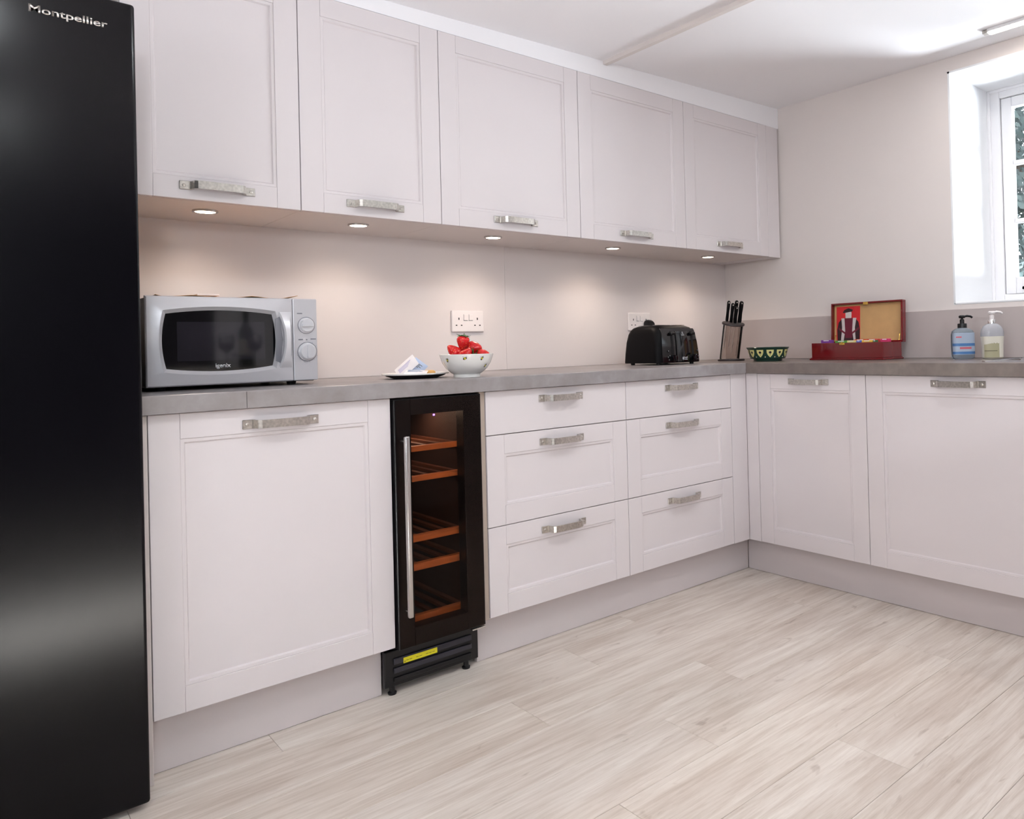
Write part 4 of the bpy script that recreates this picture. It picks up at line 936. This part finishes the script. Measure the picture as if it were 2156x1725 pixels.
bm = bmesh.new(); loft(bm, [[(p[0], p[1], z) for p in oval(hx, hy, 2.6)] for hx, hy, z in sec[:4]]); obj('liquid_body', bm, 'soap_cream', t, smooth=40)
bm = bmesh.new(); loft(bm, [[(p[0], p[1], z) for p in oval(hx, hy, 2.6)] for hx, hy, z in sec[3:]]); obj('shoulder', bm, 'soap_top', t, smooth=40)
sticker('label_band', .006, .082, 'label_olive', 1.01, 40, 57, .0395, .026, 2.6); sticker('label_line', .031, .0335, 'label_ink', 1.02, 41, 55, .0395, .026, 2.6)
pump(t, .1375, 'chrome', 'white_plastic', .0145, .016)

# ------------------------------------------------------------------ island behind the camera's right shoulder (seen mirrored in the microwave)
t = thing('kitchen_island', 'white kitchen island with pale top in the middle of the room', 'island', (-1.62, -2.75, 0))
obj('island_body', B(.04, 1.26, .04, .84, .10, .895, bev=.003), 'cabinet', t); obj('island_plinth', B(.09, 1.21, .09, .79, .001, .10), 'plinth', t); obj('island_worktop', B(0, 1.3, 0, .88, .8955, .93, bev=.003), 'island_top', t)
t = thing('wine_bottle', 'dark green wine bottle with cream label on the island', 'bottle', (-1.345, -1.97, .9302))
bm = bmesh.new(); lathe(bm, [(.036, 0), (.0375, .004), (.0375, .185), (.034, .205), (.018, .232), (.0145, .245), (.0145, .30), (.0155, .302), (.0155, .31), (.013, .312)], 28); obj('bottle_body', bm, 'bottle_glass', t, smooth=40)
bm = bmesh.new(); lathe(bm, [(.0379, .07), (.0379, .15)], 28, cap=False); obj('label_band', bm, 'bottle_label', t, smooth=60)
for (x, y), l in (((-1.325, -1.895), 'glass of red wine on the island in front of the bottle'), ((-1.45, -1.94), 'glass of red wine on the island left of the bottle')):
    t = thing('wine_glass', l, 'wine glass', (x, y, .9302), 0, 'wine glasses on the island')
    bm = bmesh.new(); lathe(bm, [(.034, 0), (.034, .002), (.006, .006), (.004, .02), (.004, .08), (.012, .088), (.032, .105), (.039, .13), (.037, .165), (.033, .18), (.032, .18), (.036, .165), (.038, .13), (.031, .106), (.0, .092)], 28, cap=False); obj('glass_bowl', bm, 'wine_glass', t, smooth=40)
    bm = bmesh.new(); lathe(bm, [(.004, .0935), (.029, .107), (.0365, .128), (.0365, .135)], 28); obj('wine', bm, 'red_wine', t, smooth=40)

# ------------------------------------------------------------------ garden outside the window
tag(obj('lawn', B(1.2, 14, -10, 8, -.3, -.105), 'grass'), 'green lawn outside the window', 'lawn')['kind'] = 'stuff'
def leaf_mass(name, m, n, fn, size):
    bm = bmesh.new()
    for _ in range(n):
        p = Vector(fn()); d = Vector((random.gauss(0, 1), random.gauss(0, 1), random.gauss(0, .7))).normalized(); a = d.orthogonal().normalized(); b = d.cross(a); s = size*random.uniform(.6, 1.3)
        V = [bm.verts.new(p+a*s), bm.verts.new(p+b*s*.45), bm.verts.new(p-a*s), bm.verts.new(p-b*s*.45)]; bm.faces.new(V)
    return bm
def garden_tree(label, x, y, h, r, n, trunk):
    t = thing('garden_tree', label, 'tree', (x, y, -.1), 0, 'trees outside the window')
    bm = bmesh.new(); tube(bm, [(0, 0, 0), (.05, .03, h*.35), (-.04, .06, h*.7), (0, 0, h*.95)], trunk)
    for k in range(5):
        a = k*1.3; tube(bm, [(0, .03, h*(.35+.1*k)), (r*.5*math.cos(a), r*.5*math.sin(a), h*(.5+.1*k)), (r*.8*math.cos(a), r*.8*math.sin(a), h*(.58+.1*k))], trunk*.35, 6)
    obj('trunk', bm, 'bark', t)
    def fn():
        while True:
            p = [random.uniform(-1, 1) for _ in range(3)]
            if sum(q*q for q in p) < 1: return (p[0]*r, p[1]*r, h*.55+p[2]*h*.47)
    f = obj('foliage', leaf_mass('foliage', 'leaf', n, fn, .042), 'leaf', t); f['kind'] = 'stuff'
garden_tree('bushy dark tree seen through the lower window panes', 3.3, .15, 3.1, 1.05, 9500, .07)
garden_tree('taller loose tree seen through the top window panes', 6.2, 1.2, 5.6, 1.6, 9000, .09)
garden_tree('dark low tree standing further right outside the window', 5.4, -3.6, 3.2, 1.2, 6000, .07)
